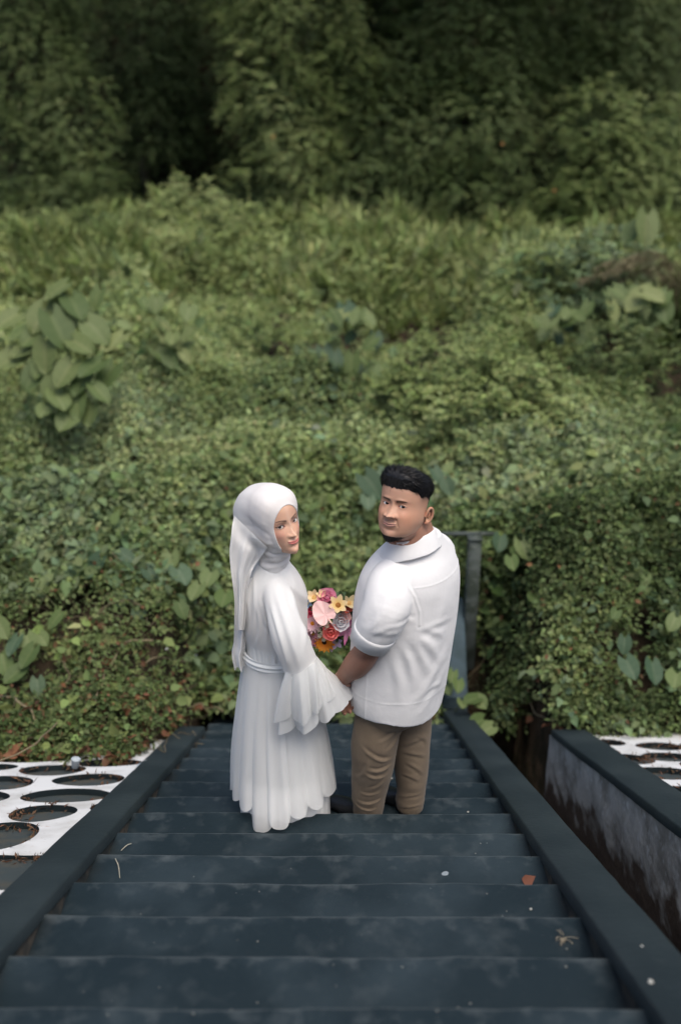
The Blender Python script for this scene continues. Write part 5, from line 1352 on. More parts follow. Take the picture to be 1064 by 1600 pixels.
def bouquet():
    B = empty('bouquet', at(500, 1010, .34), 'bouquet of pink, orange, yellow and white flowers held between the couple', 'bouquet')
    Y0 = .30; out = unit(CAM_LOC-at(517, 968, Y0))
    def pos(px, py, lift=0.0):
        r = math.hypot(px-517, py-968)/42; return at(px, py, Y0)+out*(.055*max(0, 1-r**2)+lift)-out*0
    def nrm(px, py, k=.012): return unit(out+_rt*(px-517)*k-_up*(py-968)*k)
    mb = MB()
    # leafy core
    core = MB()
    for i in range(260):
        a = random.random()*6.28; r = 40*math.sqrt(random.random()); px, py = 517+r*math.cos(a), 968+r*math.sin(a)
        p = pos(px, py, -.035); petal(core, p, nrm(px, py, .03)*.6+np.array([random.gauss(0, .6) for _ in range(3)]), out, .035, .018, (.06, .11, .05), (.09, .15, .07), m=4, k=3)
    core.build('foliage', M['petal'], B)
    def rose(px, py, r, c1, c2, lift=.01):
        m = MB(); c = pos(px, py, lift-.02); n = nrm(px, py)
        for L, (k, op, q) in enumerate(((5, .35, 1.0), (5, .75, .86), (4, 1.05, .68), (4, 1.3, .5), (3, 1.48, .34))):
            radial(m, c, n, k, r*q*1.05, r*1.15*q, np.array(c2)*(1-.08*L), c1, op, .35, L*.7+random.random(), pointy=.35)
        return m.build('rose', M['petal'], B)
    def daisy(px, py, r, k, c1, c2, cc, lift=.01, w=.36, name='daisy', op=.2, rows=1):
        m = MB(); c = pos(px, py, lift-.006); n = nrm(px, py)
        for q in range(rows): radial(m, c+n*.003*q, n, k, r*(1-.22*q), r*w, c2, c1, op+.25*q, .12, q*.3+random.random(), inner=r*.1)
        o = m.build(name, M['petal'], B); kb = MB(); knob(kb, c+n*.002, n, r*.27, cc); kb.build('flower_centre', M['petal'], o); return o
    pk = (.9, .2, .35); lp = (.9, .5, .55); co = (.96, .33, .30); yl = (.85, .68, .32); cr = (.86, .74, .48); og = (.85, .23, .02); wh = (.80, .80, .84)
    # sunken back row first
    rose(512, 936, .052, (.94, .46, .60), (.90, .32, .46), -.01)
    rose(485, 957, .030, (.88, .12, .24), (.75, .07, .16), .0)
    rose(541, 950, .030, (.9, .26, .18), (.78, .15, .10), -.01)
    rose(537, 964, .034, (.92, .64, .60), (.90, .50, .48), .0)
    rose(493, 997, .040, (.90, .50, .62), (.84, .32, .46), .0)
    rose(531, 972, .048, (.92, .92, .95), (.84, .84, .90), .004)
    rose(517, 986, .046, co, (.92, .20, .20), .022)
    daisy(482, 958, .026, 9, og, og, (.5, .08, .02), -.01)
    daisy(489, 974, .042, 14, (.92, .68, .74), (.88, .54, .62), (.85, .34, .03), .008, rows=2)
    daisy(489, 990, .034, 12, (.82, .50, .56), (.80, .40, .48), (.80, .4, .1), -.004)
    daisy(507, 1003, .046, 13, (.95, .42, .05), (.92, .26, .02), (.03, .015, .01), .010, w=.42, name='sunflower', rows=2)
    daisy(528, 946, .046, 6, cr, (.85, .55, .16), (.35, .14, .03), .012, w=.62, name='yellow_flower', op=.45)
    daisy(491, 934, .040, 6, cr, (.84, .55, .30), (.7, .45, .15), .0, w=.62, name='yellow_flower', op=.7)
    daisy(503, 930, .032, 5, cr, cr, (.8, .6, .3), -.004, w=.55, name='yellow_flower', op=.8)
    daisy(545, 943, .044, 5, cr, (.86, .68, .36), (.8, .5, .2), .002, w=.52, name='yellow_flower', op=.75)
    daisy(532, 987, .018, 7, (.85, .42, .05), (.8, .28, .03), (.5, .2, .02), .006)
    daisy(525, 1003, .034, 5, (.62, .52, .72), (.55, .42, .66), (.6, .55, .4), -.002, w=.6, name='lilac_flower', op=.5)
    daisy(517, 1008, .028, 5, (.66, .56, .74), (.58, .45, .68), (.6, .55, .4), -.004, w=.6, name='lilac_flower', op=.5)
    daisy(481, 943, .026, 6, (.42, .62, .84), (.35, .52, .80), (.7, .7, .5), -.004, w=.55, name='blue_flower')
    # lily: narrow recurved petals
    m = MB(); c = pos(542, 986, .004); n = nrm(542, 986); radial(m, c, n, 6, .060, .020, (.92, .50, .68), (.88, .20, .50), .45, -.35, .4, pointy=.8); m.build('lily', M['petal'], B)
    # anthurium: one broad heart with a spadix
    m = MB(); c = pos(509, 962, .030); n = nrm(505, 955); R = []; Cc = []
    ax = unit(_rt*.62-_up*.78); sd = unit(np.cross(n, ax)); ax = np.cross(sd, n)
    for i in range(9):
        t = i/8
        for j in range(40):
            a = 2*math.pi*j/40; rr = (1.0-.18*math.cos(a)+.0*math.sin(a)); notch = 1-.42*math.exp(-((abs(a-0) if a < math.pi else 2*math.pi-a)/.42)**2)
            x = math.cos(a)*.058*rr*notch*t; y = math.sin(a)*.046*t
            z = .010*t**2-.004*math.cos(5*a)*t+.003*math.sin(9*a)*t*t
            R.append(c-ax*.004-ax*(-x)*1.0*-1*-1+sd*y+n*z); v_ = .5+.5*math.sin(a*9)
            Cc.append(np.array((.90, .60, .59))*(1-.0*v_)+np.array((.03, .06, .05))*v_*t)
    m.add(R, grid_faces(9, 40), np.array(Cc)); o = m.build('anthurium', M['petal'], B)
    m = MB(); b0 = c+ax*.020+n*.004; add_tube(m, [b0, b0+ax*.012+n*.014, b0+ax*.030+n*.022], [.0035, .004, .0028], 8, 8, (.85, .56, .50)); m.build('spadix', M['petal'], o)
    # small cream filler blossoms
    for px, py in ((503, 975), (507, 981), (499, 984), (504, 989), (500, 993), (508, 994), (497, 979), (511, 978), (506, 999), (511, 973)):
        m = MB(); radial(m, pos(px, py, .010), nrm(px, py), 5, .012, .010, (.80, .76, .56), (.82, .80, .66), .3, .2, random.random()); m.build('filler_flower', M['petal'], B)
    m = MB()
    for k in range(7):
        q = V(.008*math.cos(k*.9), .008*math.sin(k*.9), 0); hnd = at(459, 1006, .35)
        add_tube(m, [hnd+q+V(-.03, .01, -.07), hnd+q, (hnd+pos(505, 980, -.06))/2+q*1.5, pos(510+6*math.cos(k), 970+6*math.sin(k), -.05)], [.003, .003, .003, .0025], 6, 12, (.05, .12, .05))
    m.build('stems', M['petal'], B)
bouquet()

# ================================================================== broad leaved plants: every leaf a part
def leaf_mesh(name, w=.8, col=(.10, .15, .05), vein=(.16, .20, .08), notch=.18, n=8):
    mb = MB(); m = 9; k = 9; rows = []; cols = []
    for i in range(m):
        t = i/(m-1); hw = w*.5*math.sin(math.pi*min(1, (.06+.94*t))**.78)**.72 if t < 1 else .002
        for j in range(k):
            q = (j/(k-1))*2-1; x = hw*q; y = t-notch*(abs(q)**1.5)*(1-t)**3*1.6
            z = .10*abs(q)*w-.22*t*t+.015*math.sin(t*22)*abs(q)
            rows.append((x, y, z)); c = np.array(col) if abs(q) > .14 else np.array(vein)
            if (i % 2 == 1) and abs(q) < .8: c = c*.75+np.array(vein)*.25
            cols.append(c)
    mb.add(rows, grid_faces(m, k, False), np.array(cols)); me = mb.mesh(name); me.materials.append(M['bigleaf']); return me
LM_ = dict(green=[leaf_mesh('leaf', .82, (.075, .115, .038), (.11, .15, .055)), leaf_mesh('leaf', .74, (.10, .15, .048), (.14, .18, .07)), leaf_mesh('leaf', .9, (.13, .175, .065), (.17, .21, .09))],
           pale=[leaf_mesh('leaf', .8, (.14, .18, .065), (.19, .225, .09)), leaf_mesh('leaf', .72, (.10, .145, .048), (.15, .19, .07)), leaf_mesh('leaf', .86, (.19, .225, .085), (.24, .27, .12)), leaf_mesh('leaf', .78, (.12, .16, .055), (.17, .20, .08))],
           blue=[leaf_mesh('leaf', .84, (.045, .085, .045), (.07, .11, .06)), leaf_mesh('leaf', .78, (.065, .11, .062), (.10, .145, .085)), leaf_mesh('leaf', .9, (.09, .14, .08), (.13, .18, .11))])
def broad_plant(label, leaves, base, kinds, name='broad_leaved_plant', cat='plant', seed=1, droop=-.45, stem_r=.007, short=False):
    """leaves: (px, py, length px, Y[, lean deg]); base: (px, Y)"""
    rnd = random.Random(seed); bx = at(base[0], 700, base[1]); b = V(bx[0], base[1], float(ground_h(bx[0], base[1])))
    root = empty(name, b, label, cat); st = MB(); tops = [at(l[0], l[1], l[3]) for l in leaves]
    hub = V(b[0], b[1], 0)+V(0, 0, np.mean([t[2] for t in tops])-.02)
    if hub[2] < b[2]+.1: hub[2] = b[2]+.1
    if not short: add_tube(st, [b-V(0, 0, .1), (b+hub)/2+V(.02, 0, 0), hub], [stem_r*1.8, stem_r*1.4, stem_r], 7, 10, (.09, .10, .05))
    for l, p in zip(leaves, tops):
        L = l[2]/FPX*np.linalg.norm(p-CAM_LOC); side = rnd.uniform(-1, 1) if len(l) < 5 else l[4]
        d = unit(V(side*.8, -.55+rnd.uniform(-.25, .25), droop+rnd.uniform(-.3, .3))); pstart = p-d*L*.5
        n = unit(V(rnd.uniform(-.35, .35), -.45, .9)); x = unit(np.cross(d, n)); z = np.cross(x, d)
        Mx = Matrix(((x[0], d[0], z[0]), (x[1], d[1], z[1]), (x[2], d[2], z[2]))).to_4x4()
        o = bpy.data.objects.new('leaf', rnd.choice(LM_[rnd.choice(kinds)])); COL.objects.link(o); o.parent = root
        o.matrix_basis = Matrix.Translation(Vector(pstart-b)) @ Mx @ Matrix.Diagonal((L, L, L, 1))
        if short: hub = pstart+V(rnd.uniform(-.03, .03), .10, -.16)
        q = (hub+pstart)/2+V(0, 0, .05*rnd.random()*(not short))
        add_tube(st, [hub, q, pstart, pstart+d*L*.1], [stem_r*.7, stem_r*.5, stem_r*.35, stem_r*.2], 5, 8, (.13, .15, .07))
        if short: st.build('stem', M['vine'], root); st = MB()
    if not short: st.build('stem', M['vine'], root)
    return root
def many(c, n, sx, sy, L, Y, seed):
    r = random.Random(seed); return [(c[0]+r.uniform(-sx, sx), c[1]+r.uniform(-sy, sy), L*r.uniform(.7, 1.2), Y+r.uniform(-.25, .25)) for _ in range(n)]
BP = broad_plant
BP('tall broad leaved sapling with big pale drooping leaves at the left edge', [(85, 455, 42, 5.8), (60, 500, 50, 5.7), (95, 520, 62, 5.5), (50, 525, 48, 5.6), (120, 480, 52, 5.7), (140, 500, 52, 5.8), (155, 520, 46, 5.6), (130, 540, 44, 5.4), (70, 560, 50, 5.4), (100, 585, 48, 5.3), (140, 575, 46, 5.3), (165, 590, 46, 5.4), (50, 590, 44, 5.4), (80, 610, 40, 5.3),
    (95, 625, 44, 5.2), (120, 635, 48, 5.2), (140, 650, 36, 5.2), (105, 655, 46, 5.15), (15, 560, 50, 5.6), (30, 520, 40, 5.7), (178, 535, 40, 5.6), (150, 470, 36, 5.9), (10, 500, 40, 5.9), (70, 640, 36, 5.2), (160, 615, 38, 5.2), (35, 545, 44, 5.6), (115, 505, 44, 5.7), (125, 600, 46, 5.3), (88, 480, 36, 5.8), (60, 575, 36, 5.4)], (100, 6.0), ['pale', 'pale', 'green'], seed=1)
BP('small broad leaved sapling to the right of the tall one', many((262, 520), 13, 34, 44, 30, 7.0, 2)+[(268, 565, 30, 6.8), (270, 535, 34, 6.9)], (265, 7.2), ['pale', 'green'], seed=2)
BP('broad leaved plant in the middle of the field above the couple', many((545, 540), 22, 46, 48, 27, 6.9, 3)+[(545, 490, 38, 7.2), (510, 560, 34, 6.8), (548, 575, 40, 6.7), (595, 590, 36, 6.6), (575, 500, 34, 7.0)], (545, 7.1), ['green', 'blue', 'pale'], seed=3)
BP('broad leaved plant in the shade under the drooping grass plumes', many((885, 515), 16, 40, 36, 26, 8.6, 4), (885, 8.9), ['blue', 'green'], seed=4)
BP('pale broad leaved vine at the right edge under the drooping plumes', many((1000, 480), 14, 42, 26, 34, 8.0, 5)+[(995, 470, 46, 7.9), (1010, 360, 50, 9.0), (985, 365, 40, 9.1)], (1000, 8.3), ['pale', 'green'], seed=5)
BP('single broad leaf standing just left of the hair of the man', [(585, 762, 48, 3.9), (598, 745, 30, 4.0), (575, 785, 28, 3.8), (685, 745, 30, 4.2), (700, 762, 26, 4.1)], (600, 4.1), ['blue'], seed=6, short=True)
BP('dark green broad leaved plant at the left edge above the white paving', [(20, 1010, 32, 1.95), (42, 1028, 36, 1.9), (20, 1055, 34, 1.85), (5, 985, 30, 2.0), (60, 1075, 26, 1.85), (8, 1040, 36, 1.9), (45, 1005, 28, 2.0), (85, 970, 30, 2.2), (68, 1000, 24, 2.1)], (20, 2.1), ['blue', 'green'], seed=7, short=True)
BP('broad leaves on the shoulder of the left bank beside the scarf', [(145, 885, 34, 2.7), (68, 918, 36, 2.55), (118, 895, 30, 2.6), (240, 945, 24, 2.4), (285, 900, 40, 2.7), (350, 935, 44, 2.6), (325, 905, 34, 2.7), (265, 880, 34, 2.9), (200, 870, 28, 2.9), (215, 960, 26, 2.35), (285, 955, 28, 2.35), (305, 925, 32, 2.6), (190, 940, 24, 2.45), (240, 900, 30, 2.7), (175, 905, 26, 2.6)], (200, 2.8), ['blue', 'green'], seed=8, short=True, droop=-.2)
BP('round leaved vine creeping over the far end of the right stair kerb', [(716, 1072, 26, 2.65), (735, 1093, 30, 2.5), (752, 1098, 26, 2.5), (745, 1128, 34, 2.3), (706, 1058, 24, 2.8), (722, 1100, 20, 2.45), (760, 1140, 26, 2.25), (700, 1078, 20, 2.75)], (730, 2.75), ['green'], name='round_leaved_vine', cat='vine', seed=9, short=True, droop=.1)
BP('round leaves hanging on the right bank at the right edge', [(985, 1045, 38, 1.95), (1022, 1052, 36, 1.9), (1055, 1062, 36, 1.9), (975, 1010, 26, 2.1), (1040, 910, 30, 2.7), (1010, 915, 28, 2.7), (990, 898, 26, 2.8), (1030, 935, 28, 2.6), (1050, 975, 26, 2.3), (960, 960, 22, 2.3)], (1000, 2.4), ['green', 'blue'], seed=10, short=True, droop=-.2)
BP('long leaved plant on top of the right bank', [(835, 935, 30, 2.75), (868, 945, 34, 2.7), (890, 950, 28, 2.7), (820, 860, 34, 3.1), (860, 870, 28, 3.0), (800, 880, 30, 3.0), (955, 850, 40, 3.0), (930, 865, 36, 3.0), (1000, 860, 36, 3.0), (985, 880, 30, 2.9), (780, 850, 30, 3.2), (905, 890, 26, 2.9)], (880, 2.9), ['green', 'blue'], seed=11, short=True, droop=-.2)

# drooping grass plumes at the right edge
def plumes():
    b = V(*at(1075, 520, 9.0)); b[2] = float(ground_h(b[0], b[1])); root = empty('plume_grass', b, 'arching brownish grass plumes leaning in from the right edge', 'grass')
    for i, (px, py) in enumerate(((940, 432), (965, 415), (905, 440), (985, 402), (930, 418), (1010, 430), (960, 445))):
        e = at(px, py, 8.6+.1*i); mb = MB(); top = (b+e)/2+V(0, 0, .65)
        P = [b, (b+top)/2+V(.05, 0, .2), top, (top+e)/2+V(-.02, 0, .06), e]; v_, f_, G_, Pq, T_ = tube(P, [.008, .007, .005, .004, .002], 5, 30); mb.add(v_, f_, (.12, .11, .06))
        k = 160; t = (.5+.5*RNG.random(k)); idx = (t*29).astype(int); D = unit(T_[idx]+.5*RNG.standard_normal((k, 3))+V(0, 0, -.5))
        leafmesh(mb, Pq[idx], D, RNG.standard_normal((k, 3)), .05+.14*RNG.random(k), np.full(k, .006), np.tile((.17, .15, .085), (k, 1))*(1+.2*RNG.standard_normal(k))[:, None])
        mb.build('plume', M['vine'], root, smooth=False)
    mb = MB(); k = 60; D = unit(RNG.standard_normal((k, 3))*V(.8, .5, .3)+V(-.3, 0, 1)); leafmesh(mb, np.tile(b, (k, 1)), D, RNG.standard_normal((k, 3)), .7+.6*RNG.random(k), np.full(k, .03), tint(k, 'olive'), curl=.4); mb.build('blades', M['leaf'], root, smooth=False)
plumes()

# ================================================================== stems, litter, small things
def bank_point(px, py, up=.02):
    "first weedy surface met along a sight line"
    d = _fw + _rt*(px-532)/FPX - _up*(py-800)/FPX; t = np.linspace(3.5, 14, 500); P = CAM_LOC+d*t[:, None]
    h = veg_top(P[:, 0], P[:, 1]); k = np.argmax(P[:, 2] < h); return P[k]+V(0, -.01, up)
def vines():
    spec = [((100, 1110), (60, 1180), (0, 1200), .006), ((175, 1050), (205, 1015), (240, 1010), .008), ((120, 1095), (150, 1115), (165, 1060), .006), ((160, 860), (230, 900), (260, 850), .006),
            ((330, 985), (300, 960), (330, 940), .005), ((190, 940), (150, 970), (120, 1000), .005), ((300, 1010), (335, 960), (360, 950), .005), ((210, 1060), (250, 1040), (300, 1045), .006),
            ((0, 1090), (40, 1110), (60, 1140), .009), ((250, 1130), (300, 1110), (350, 1120), .005), ((70, 1030), (110, 1060), (90, 1100), .005), ((140, 985), (190, 950), (230, 960), .005), ((330, 1060), (290, 1090), (250, 1085), .004),
            ((720, 1075), (770, 1020), (830, 1000), .006), ((740, 1110), (800, 1100), (850, 1130), .005), ((860, 960), (900, 1040), (930, 1080), .004), ((960, 1000), (970, 1060), (950, 1110), .004), ((1058, 940), (1062, 1000), (1050, 1060), .004), ((700, 960), (740, 955), (790, 940), .005)]
    WH = ['curving down to the left white paving from the bank', 'bent like a bow in the middle of the left bank', 'hooked low on the left bank above the paving', 'arching high on the left bank below the broad leaves', 'close to the hem of the scarf tail',
          'crossing the upper left bank left of the bow shaped one', 'ending against the back of the dress at belt height', 'running level across the left bank toward the dress', 'thick one at the left edge above the small white cup', 'low down beside the top end of the left kerb',
          'rising steeply left of the middle of the left bank', 'lying level under the broad leaves of the left bank', 'sagging just left of the skirt', 'reaching from the round leaved vine up to the right bank', 'crossing the dark channel mouth', 'hanging down the middle of the right bank',
          'hanging between the round leaves of the right bank', 'hanging straight down at the right edge', 'lying behind the right shoulder of the man near the grey post']
    for i, (a, b, c, r) in enumerate(spec):
        P = [bank_point(*q, up=.05) for q in (a, b, c)]; P[1] = P[1]+V(0, -.03, .03)
        mb = MB(); pts = interp(np.linspace(0, 1, 9), np.array([0, .5, 1]), np.array(P)); pts[1:-1] += RNG.standard_normal((7, 3))*.012
        add_tube(mb, pts, [r*.8]*9, 6, 40, np.array((.17, .14, .085))*(1+.2*math.sin(i)))
        o = mb.build('dry_vine', M['vine']); tag(o, 'dry brown vine '+WH[i], 'vine', 'dry vines on the banks')
    # fine tangle nobody could count
    mb = MB()
    for i in range(330):
        left = random.random() < .7; px = random.uniform(0, 350) if left else random.uniform(740, 1064); py = random.uniform(900, 1170) if left else random.uniform(900, 1120)
        p = bank_point(px, py, .02); d = unit(np.array([random.gauss(0, 1), random.gauss(0, .5), random.gauss(0, .8)])); L = random.uniform(.06, .22); k = np.array([random.gauss(0, .03) for _ in range(3)])
        add_tube(mb, [p-d*L/2, p+k, p+d*L/2], [.0022, .0025, .0015], 4, 7, np.array(random.choice([(.13, .10, .06), (.17, .14, .09), (.08, .06, .04), (.11, .12, .06)])), cap=False)
    mb.build('twig_tangle', M['vine'], kind='stuff')
    # fallen leaves at the foot of the banks
    n = 520; X = np.where(RNG.random(n) < .75, -3.0+2.1*RNG.random(n), 1.3+2*RNG.random(n)); Yy = bank_start(X)-.05+.75*RNG.random(n)**1.5
    P = np.stack((X, Yy, veg_top(X, Yy)+.03), 1); mb = MB()
    leafmesh6(mb, P, RNG.standard_normal((n, 3))*V(1, 1, .4), RNG.standard_normal((n, 3))*.5+V(0, -.3, 1), .05+.05*RNG.random(n), .035+.03*RNG.random(n), tint(n, 'brown'), curl=.4)
    mb.build('fallen_leaves', M['leaf'], kind='stuff', smooth=False)
    # debris in the wells of the paving
    n = 2600; mb = MB(); hs = [HL[i] for i in range(len(HL))]+HR; hi = RNG.integers(0, len(hs), n); H = np.array(hs)[hi]; an = RNG.random(n)*2*np.pi
    rr = .86+.16*RNG.random(n); X = H[:, 0]+H[:, 2]*np.cos(an)*rr; Yy = H[:, 1]+H[:, 3]*np.sin(an)*rr; k = (np.sin(an*1.0+hi) > -.3) & (X < XO_L-.03) | (X > WX1+.03); X, Yy = X[k], Yy[k]; n = len(X)
    P = np.stack((X, Yy, -SL*Yy+PO-.035+.035*RNG.random(n)), 1)
    leafmesh(mb, P, RNG.standard_normal((n, 3))*V(1, 1, .5), RNG.standard_normal((n, 3))+V(0, 0, 1), .015+.03*RNG.random(n), .004+.010*RNG.random(n), tint(n, 'brown')*.55)
    n = 500; X = -3.2+2.1*RNG.random(n); Yy = y_a+.004+.03*RNG.standard_normal(n)*.5; P = np.stack((X, Yy, -SL*Yy+PO+.004), 1)
    leafmesh(mb, P-V(0, .03, 0), RNG.standard_normal((n, 3))*V(1, 1, .3), RNG.standard_normal((n, 3))+V(0, 0, 1), .02+.03*RNG.random(n), .004+.008*RNG.random(n), tint(n, 'brown')*.5)
    mb.build('plant_debris', M['litter'], kind='stuff', smooth=False)
vines()
def on_step(px, py):
    "point on a tread"
    d = _fw + _rt*(px-532)/FPX - _up*(py-800)/FPX
    for j in range(-12, NLAST+2):
        t = (-j*RI-CAM_LOC[2])/d[2]; p = CAM_LOC+d*t
        if (j-1)*TR <= p[1] <= j*TR: return p
    return p
def small():
    def crumb(px, py, r, label, col, flat=.5, where=on_step, name='petal', cat='petal', group=None):
        c = where(px, py); mb = MB(); m, n = 7, 10; th = np.linspace(.05, math.pi-.05, m)[:, None]; ph = np.linspace(0, 2*np.pi, n, endpoint=False)[None]
        G = np.stack((np.sin(th)*np.cos(ph), np.sin(th)*np.sin(ph), np.cos(th)*flat+0*ph), -1); G = G*(1+.35*noise3(G[..., 0]*2+px, G[..., 1]*2, G[..., 2]*2, 3))[..., None]*r
        mb.add((G+c+V(0, 0, r*flat*.8)).reshape(-1, 3), grid_faces(m, n)[:, ::-1], col); o = mb.build(name, M['litter'], smooth=False)
        return tag(o, label, cat, group)
    W_ = (.34, .34, .31)
    crumb(829, 1421, .005, 'white petal near the right end of a step below the brown leaf', W_)
    crumb(1015, 1535, .007, 'white petal lying on the right stair kerb near the bottom corner', W_, where=lambda a, b: on_slope(a, b, CT))
    crumb(1002, 1479, .004, 'tiny white fleck higher up on the right stair kerb', W_, where=lambda a, b: on_slope(a, b, CT))
    crumb(611, 1217, .008, 'white petal on the steps between the legs of the man', W_)
    crumb(731, 1269, .005, 'white petal on the step right of the trousers', W_)
    crumb(696, 1366, .016, 'pale bird dropping on the middle of a step', (.20, .23, .25), flat=.10, name='dropping', cat='dropping')
    r = random.Random(5)
    for i in range(46):
        px, py = r.uniform(130, 930), r.uniform(1285, 1590)
        if px < 560-(py-890)*.72*1.0 or px > 520+(py-890)*.66: continue
        crumb(px, py, r.uniform(.0010, .0028), 'tiny pale speck of grit on the stair treads', (.22, .22, .20), name='grit', cat='grit', group='grit on the stairs')
    # brown fallen leaf on a step
    p = on_step(829, 1378); mb = MB(); leafmesh6(mb, np.array([p+V(-.03, -.01, .006)]), V(.7, -.2, .7)[None], V(0, -.6, .5)[None], np.array([.055]), np.array([.042]), np.array([(.24, .10, .065)]), curl=.1)
    tag(mb.build('dry_leaf', M['litter']), 'brown fallen leaf against the riser near the right kerb', 'leaf')
    # dry sprig
    p = on_step(878, 1466); mb = MB()
    for i in range(13):
        a = r.uniform(0, 6.28); L = r.uniform(.02, .055); q = p+V(r.gauss(0, .008), r.gauss(0, .006), .004); e = q+V(math.cos(a)*L, math.sin(a)*L*.7, .004)
        add_tube(mb, [q, (q+e)/2+V(0, 0, .006), e], [.0009, .0008, .0006], 4, 5, (.30, .26, .19), cap=False)
    tag(mb.build('dry_sprig', M['vine']), 'star shaped tangle of dry grass on a step near the right kerb', 'sprig')
    for (a, b), w in ((((190, 1330), (206, 1320)), 'lying flat below the left kerb'), (((181, 1343), (188, 1374)), 'hanging down across the riser at the left')):
        P, Q = on_step(*a), on_step(*b); Q = Q+V(0, 0, .006); mb = MB(); add_tube(mb, [P+V(0, 0, .004), (P+Q)/2+V(.004, 0, .012), Q], [.0016, .0016, .001], 5, 8, (.42, .40, .32)); tag(mb.build('straw', M['vine']), 'dry straw '+w+' on the steps', 'straw')
    # cups and paper in the weeds
    def cup(px, py, label, tilt, s=.034, col=(.62, .68, .72)):
        p = bank_point(px, py, .03); p = on_slope(px, py+10, PO+.0)+V(0, 0, .004) if py > 1150 else p; mb = MB(); a = np.linspace(0, 2*np.pi, 28, endpoint=False); ax = unit(V(*tilt)); n_, u_, w_ = frame(ax)
        pr = [(0, 0), (0, .70), (.02, .72), (2.1, 1.0), (2.16, 1.04), (2.2, 1.0), (2.1, .95), (.08, .67), (.06, 0)]
        G = np.array([p+ax*h*s+(np.cos(a)[:, None]*u_+np.sin(a)[:, None]*w_)*r_*s for h, r_ in pr]); mb.add(G.reshape(-1, 3), grid_faces(9, 28), col)
        return tag(mb.build('paper_cup', M['litter'], loc=p), label, 'cup')
    cup(118, 1190, 'pale blue paper cup standing at the edge of the left white paving', (.15, .12, 1), .024, (.42, .47, .51))
    cup(218, 1190, 'crushed pale cup beside the left stair kerb', (.8, -.3, .5), .026)
    cup(23, 1168, 'small white cup in the weeds at the left edge above the paving', (-.3, -.5, .8), .026, (.7, .72, .74))
    def crumple(px, py, r, label, col, name='crumpled_paper', cat='paper'):
        c = bank_point(px, py, .05); mb = MB(); m, n = 14, 20; th = np.linspace(.03, math.pi-.03, m)[:, None]; ph = np.linspace(0, 2*np.pi, n, endpoint=False)[None]
        G = np.stack((np.sin(th)*np.cos(ph), np.sin(th)*np.sin(ph)*.7, np.cos(th)*.8+0*ph), -1); G = G*(1+.4*noise3(G[..., 0]*2.7, G[..., 1]*2.7, G[..., 2]*2.7, 3)+.2*noise3(G[..., 0]*6, G[..., 1]*6, G[..., 2]*6, 5))[..., None]*r
        mb.add((G+c).reshape(-1, 3), grid_faces(m, n)[:, ::-1], col); return tag(mb.build(name, M['litter'], loc=c, smooth=False), label, cat)
    crumple(305, 1034, .022, 'white crumpled paper in the creepers left of the dress', (.72, .74, .76))
    crumple(262, 1023, .009, 'tiny white scrap of paper left of the crumpled paper', (.7, .7, .7))
    crumple(943, 955, .016, 'dried whitish seed head upper one on the right bank', (.42, .42, .34), 'seed_head', 'seed head')
    crumple(941, 980, .012, 'dried whitish seed head lower one on the right bank', (.40, .38, .30), 'seed_head', 'seed head')
    # orange blossoms
    for px, py, w in ((664, 713, 'above the forehead of the man'), (820, 675, 'in the shrub at the right of the man'), (880, 771, 'above the right bank'), (768, 807, 'on the right bank above the grey post')):
        p = bank_point(px, py, .12)+V(0, -.15, 0); mb = MB(); radial(mb, p, unit(CAM_LOC-p), 5, .018, .015, (.50, .16, .04), (.55, .20, .06), .3, .2); knob(mb, p, unit(CAM_LOC-p), .006, (.4, .2, .03)); tag(mb.build('orange_blossom', M['petal'], loc=p), 'small orange blossom '+w, 'flower')
    for px, py, w in ((427, 213, 'left of the upper centre, in the feathery tree'), (866, 297, 'in the domed mound of creepers'), (785, 224, 'high in the creeper draped tree')):
        p = at(px, py, 15.2); mb = MB(); radial(mb, p, unit(CAM_LOC-p), 5, .035, .026, (.42, .20, .06), (.45, .24, .08), .3, .2); tag(mb.build('orange_blossom', M['petal'], loc=p), 'small orange blossom '+w, 'flower')
small()

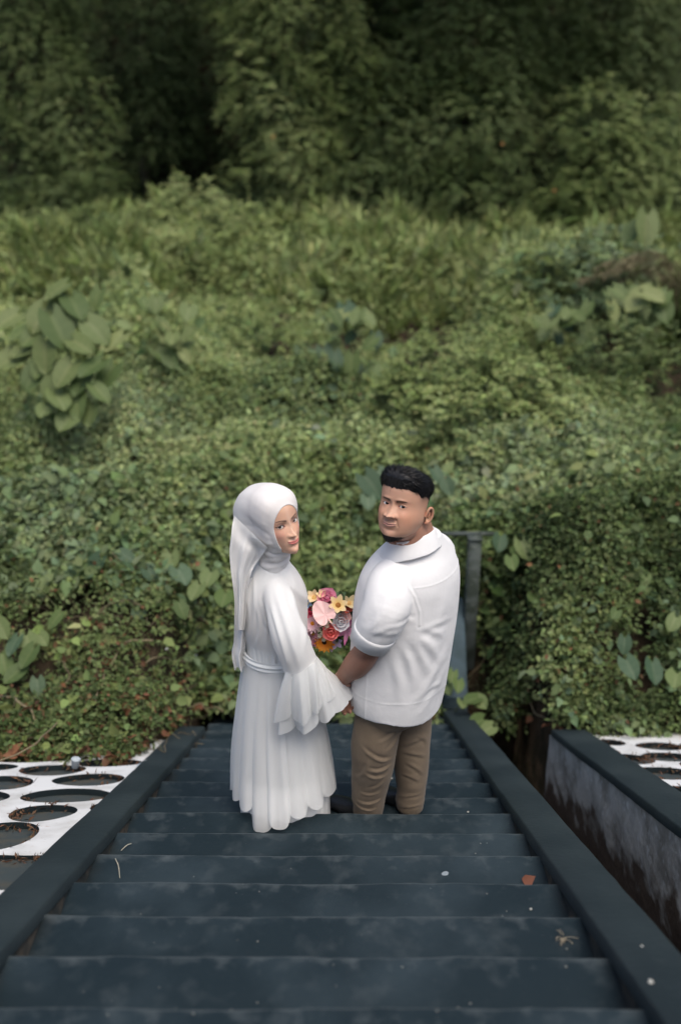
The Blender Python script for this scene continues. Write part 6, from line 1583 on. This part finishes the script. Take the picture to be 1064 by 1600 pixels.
# grey post with a rail behind the man, and the kerb that climbs away behind it
def backpost():
    Yp = 3.2; b = at(733, 990, Yp); t = at(733, 842, Yp); c = V(b[0], Yp, (b[2]+t[2])/2); h = t[2]-b[2]+.3
    root = empty('concrete_post', V(b[0], Yp, b[2]-.15), 'weathered grey concrete post beyond the kerb behind the right shoulder of the man', 'post')
    def pbox(mb, c, sx, sy, sz, rz=0): v, f = box_vf(c, sx, sy, sz, rz); mb.add(v, f)
    mb = MB(); pbox(mb, c-V(0, 0, .15), .095, .10, h); o = mb.build('shaft', M['post'], root, smooth=False)
    m = o.modifiers.new('b', 'BEVEL'); m.width = .01
    mb = MB(); pbox(mb, V(b[0]+.0, Yp, t[2]+.012), .105, .11, .02); mb.build('cap', M['post'], root, smooth=False)
    mb = MB(); l, r = at(690, 835, Yp+.12), at(775, 833, Yp+.12); pbox(mb, (l+r)/2, r[0]-l[0], .035, .022); tag(mb.build('rail', M['post'], loc=(l+r)/2, smooth=False), 'pale grey green rail lying behind the concrete post', 'rail')
    # kerb beyond the gully
    pts = [at(712, 1092, 2.85), at(710, 1040, 2.98), at(708, 985, 3.12), at(705, 935, 3.3)]
    mb = MB(); G = []
    for p in interp(np.linspace(0, 1, 20), np.linspace(0, 1, 4), np.array(pts)):
        G.append([p+V(dx, 0, dz) for dx, dz in ((-.10, -.3), (-.10, 0), (-.09, .01), (.08, .01), (.09, 0), (.09, -.3))])
    G = np.array(G); mb.add(G.reshape(-1, 3), grid_faces(20, 6, False)[:, ::-1]); mb.add(G[0], np.array([(0, 1, 4, 5), (1, 2, 3, 4)])); root = empty('far_kerb', pts[0]-V(0, 0, .3), 'blue grey kerb climbing away beyond the foot of the stairs behind the man', 'kerb'); mb.build('cap', M['post'] if False else M['kerbpale'], root)
    mb = MB(); p = at(893, 772, 5.6); pbox(mb, p, .28, .3, .10); tag(mb.build('grey_block', M['post'], loc=p, smooth=False), 'dark grey flat block half hidden above the right bank', 'block')
M['kerbpale'] = mat('weathered_blue_kerb', (.06, .09, .11), .75, .3, noise=[(8, 6, (.055, .085, .105), (.03, .05, .055), .4, .7, .8)], bump=[(30, .4, .006)])
backpost()
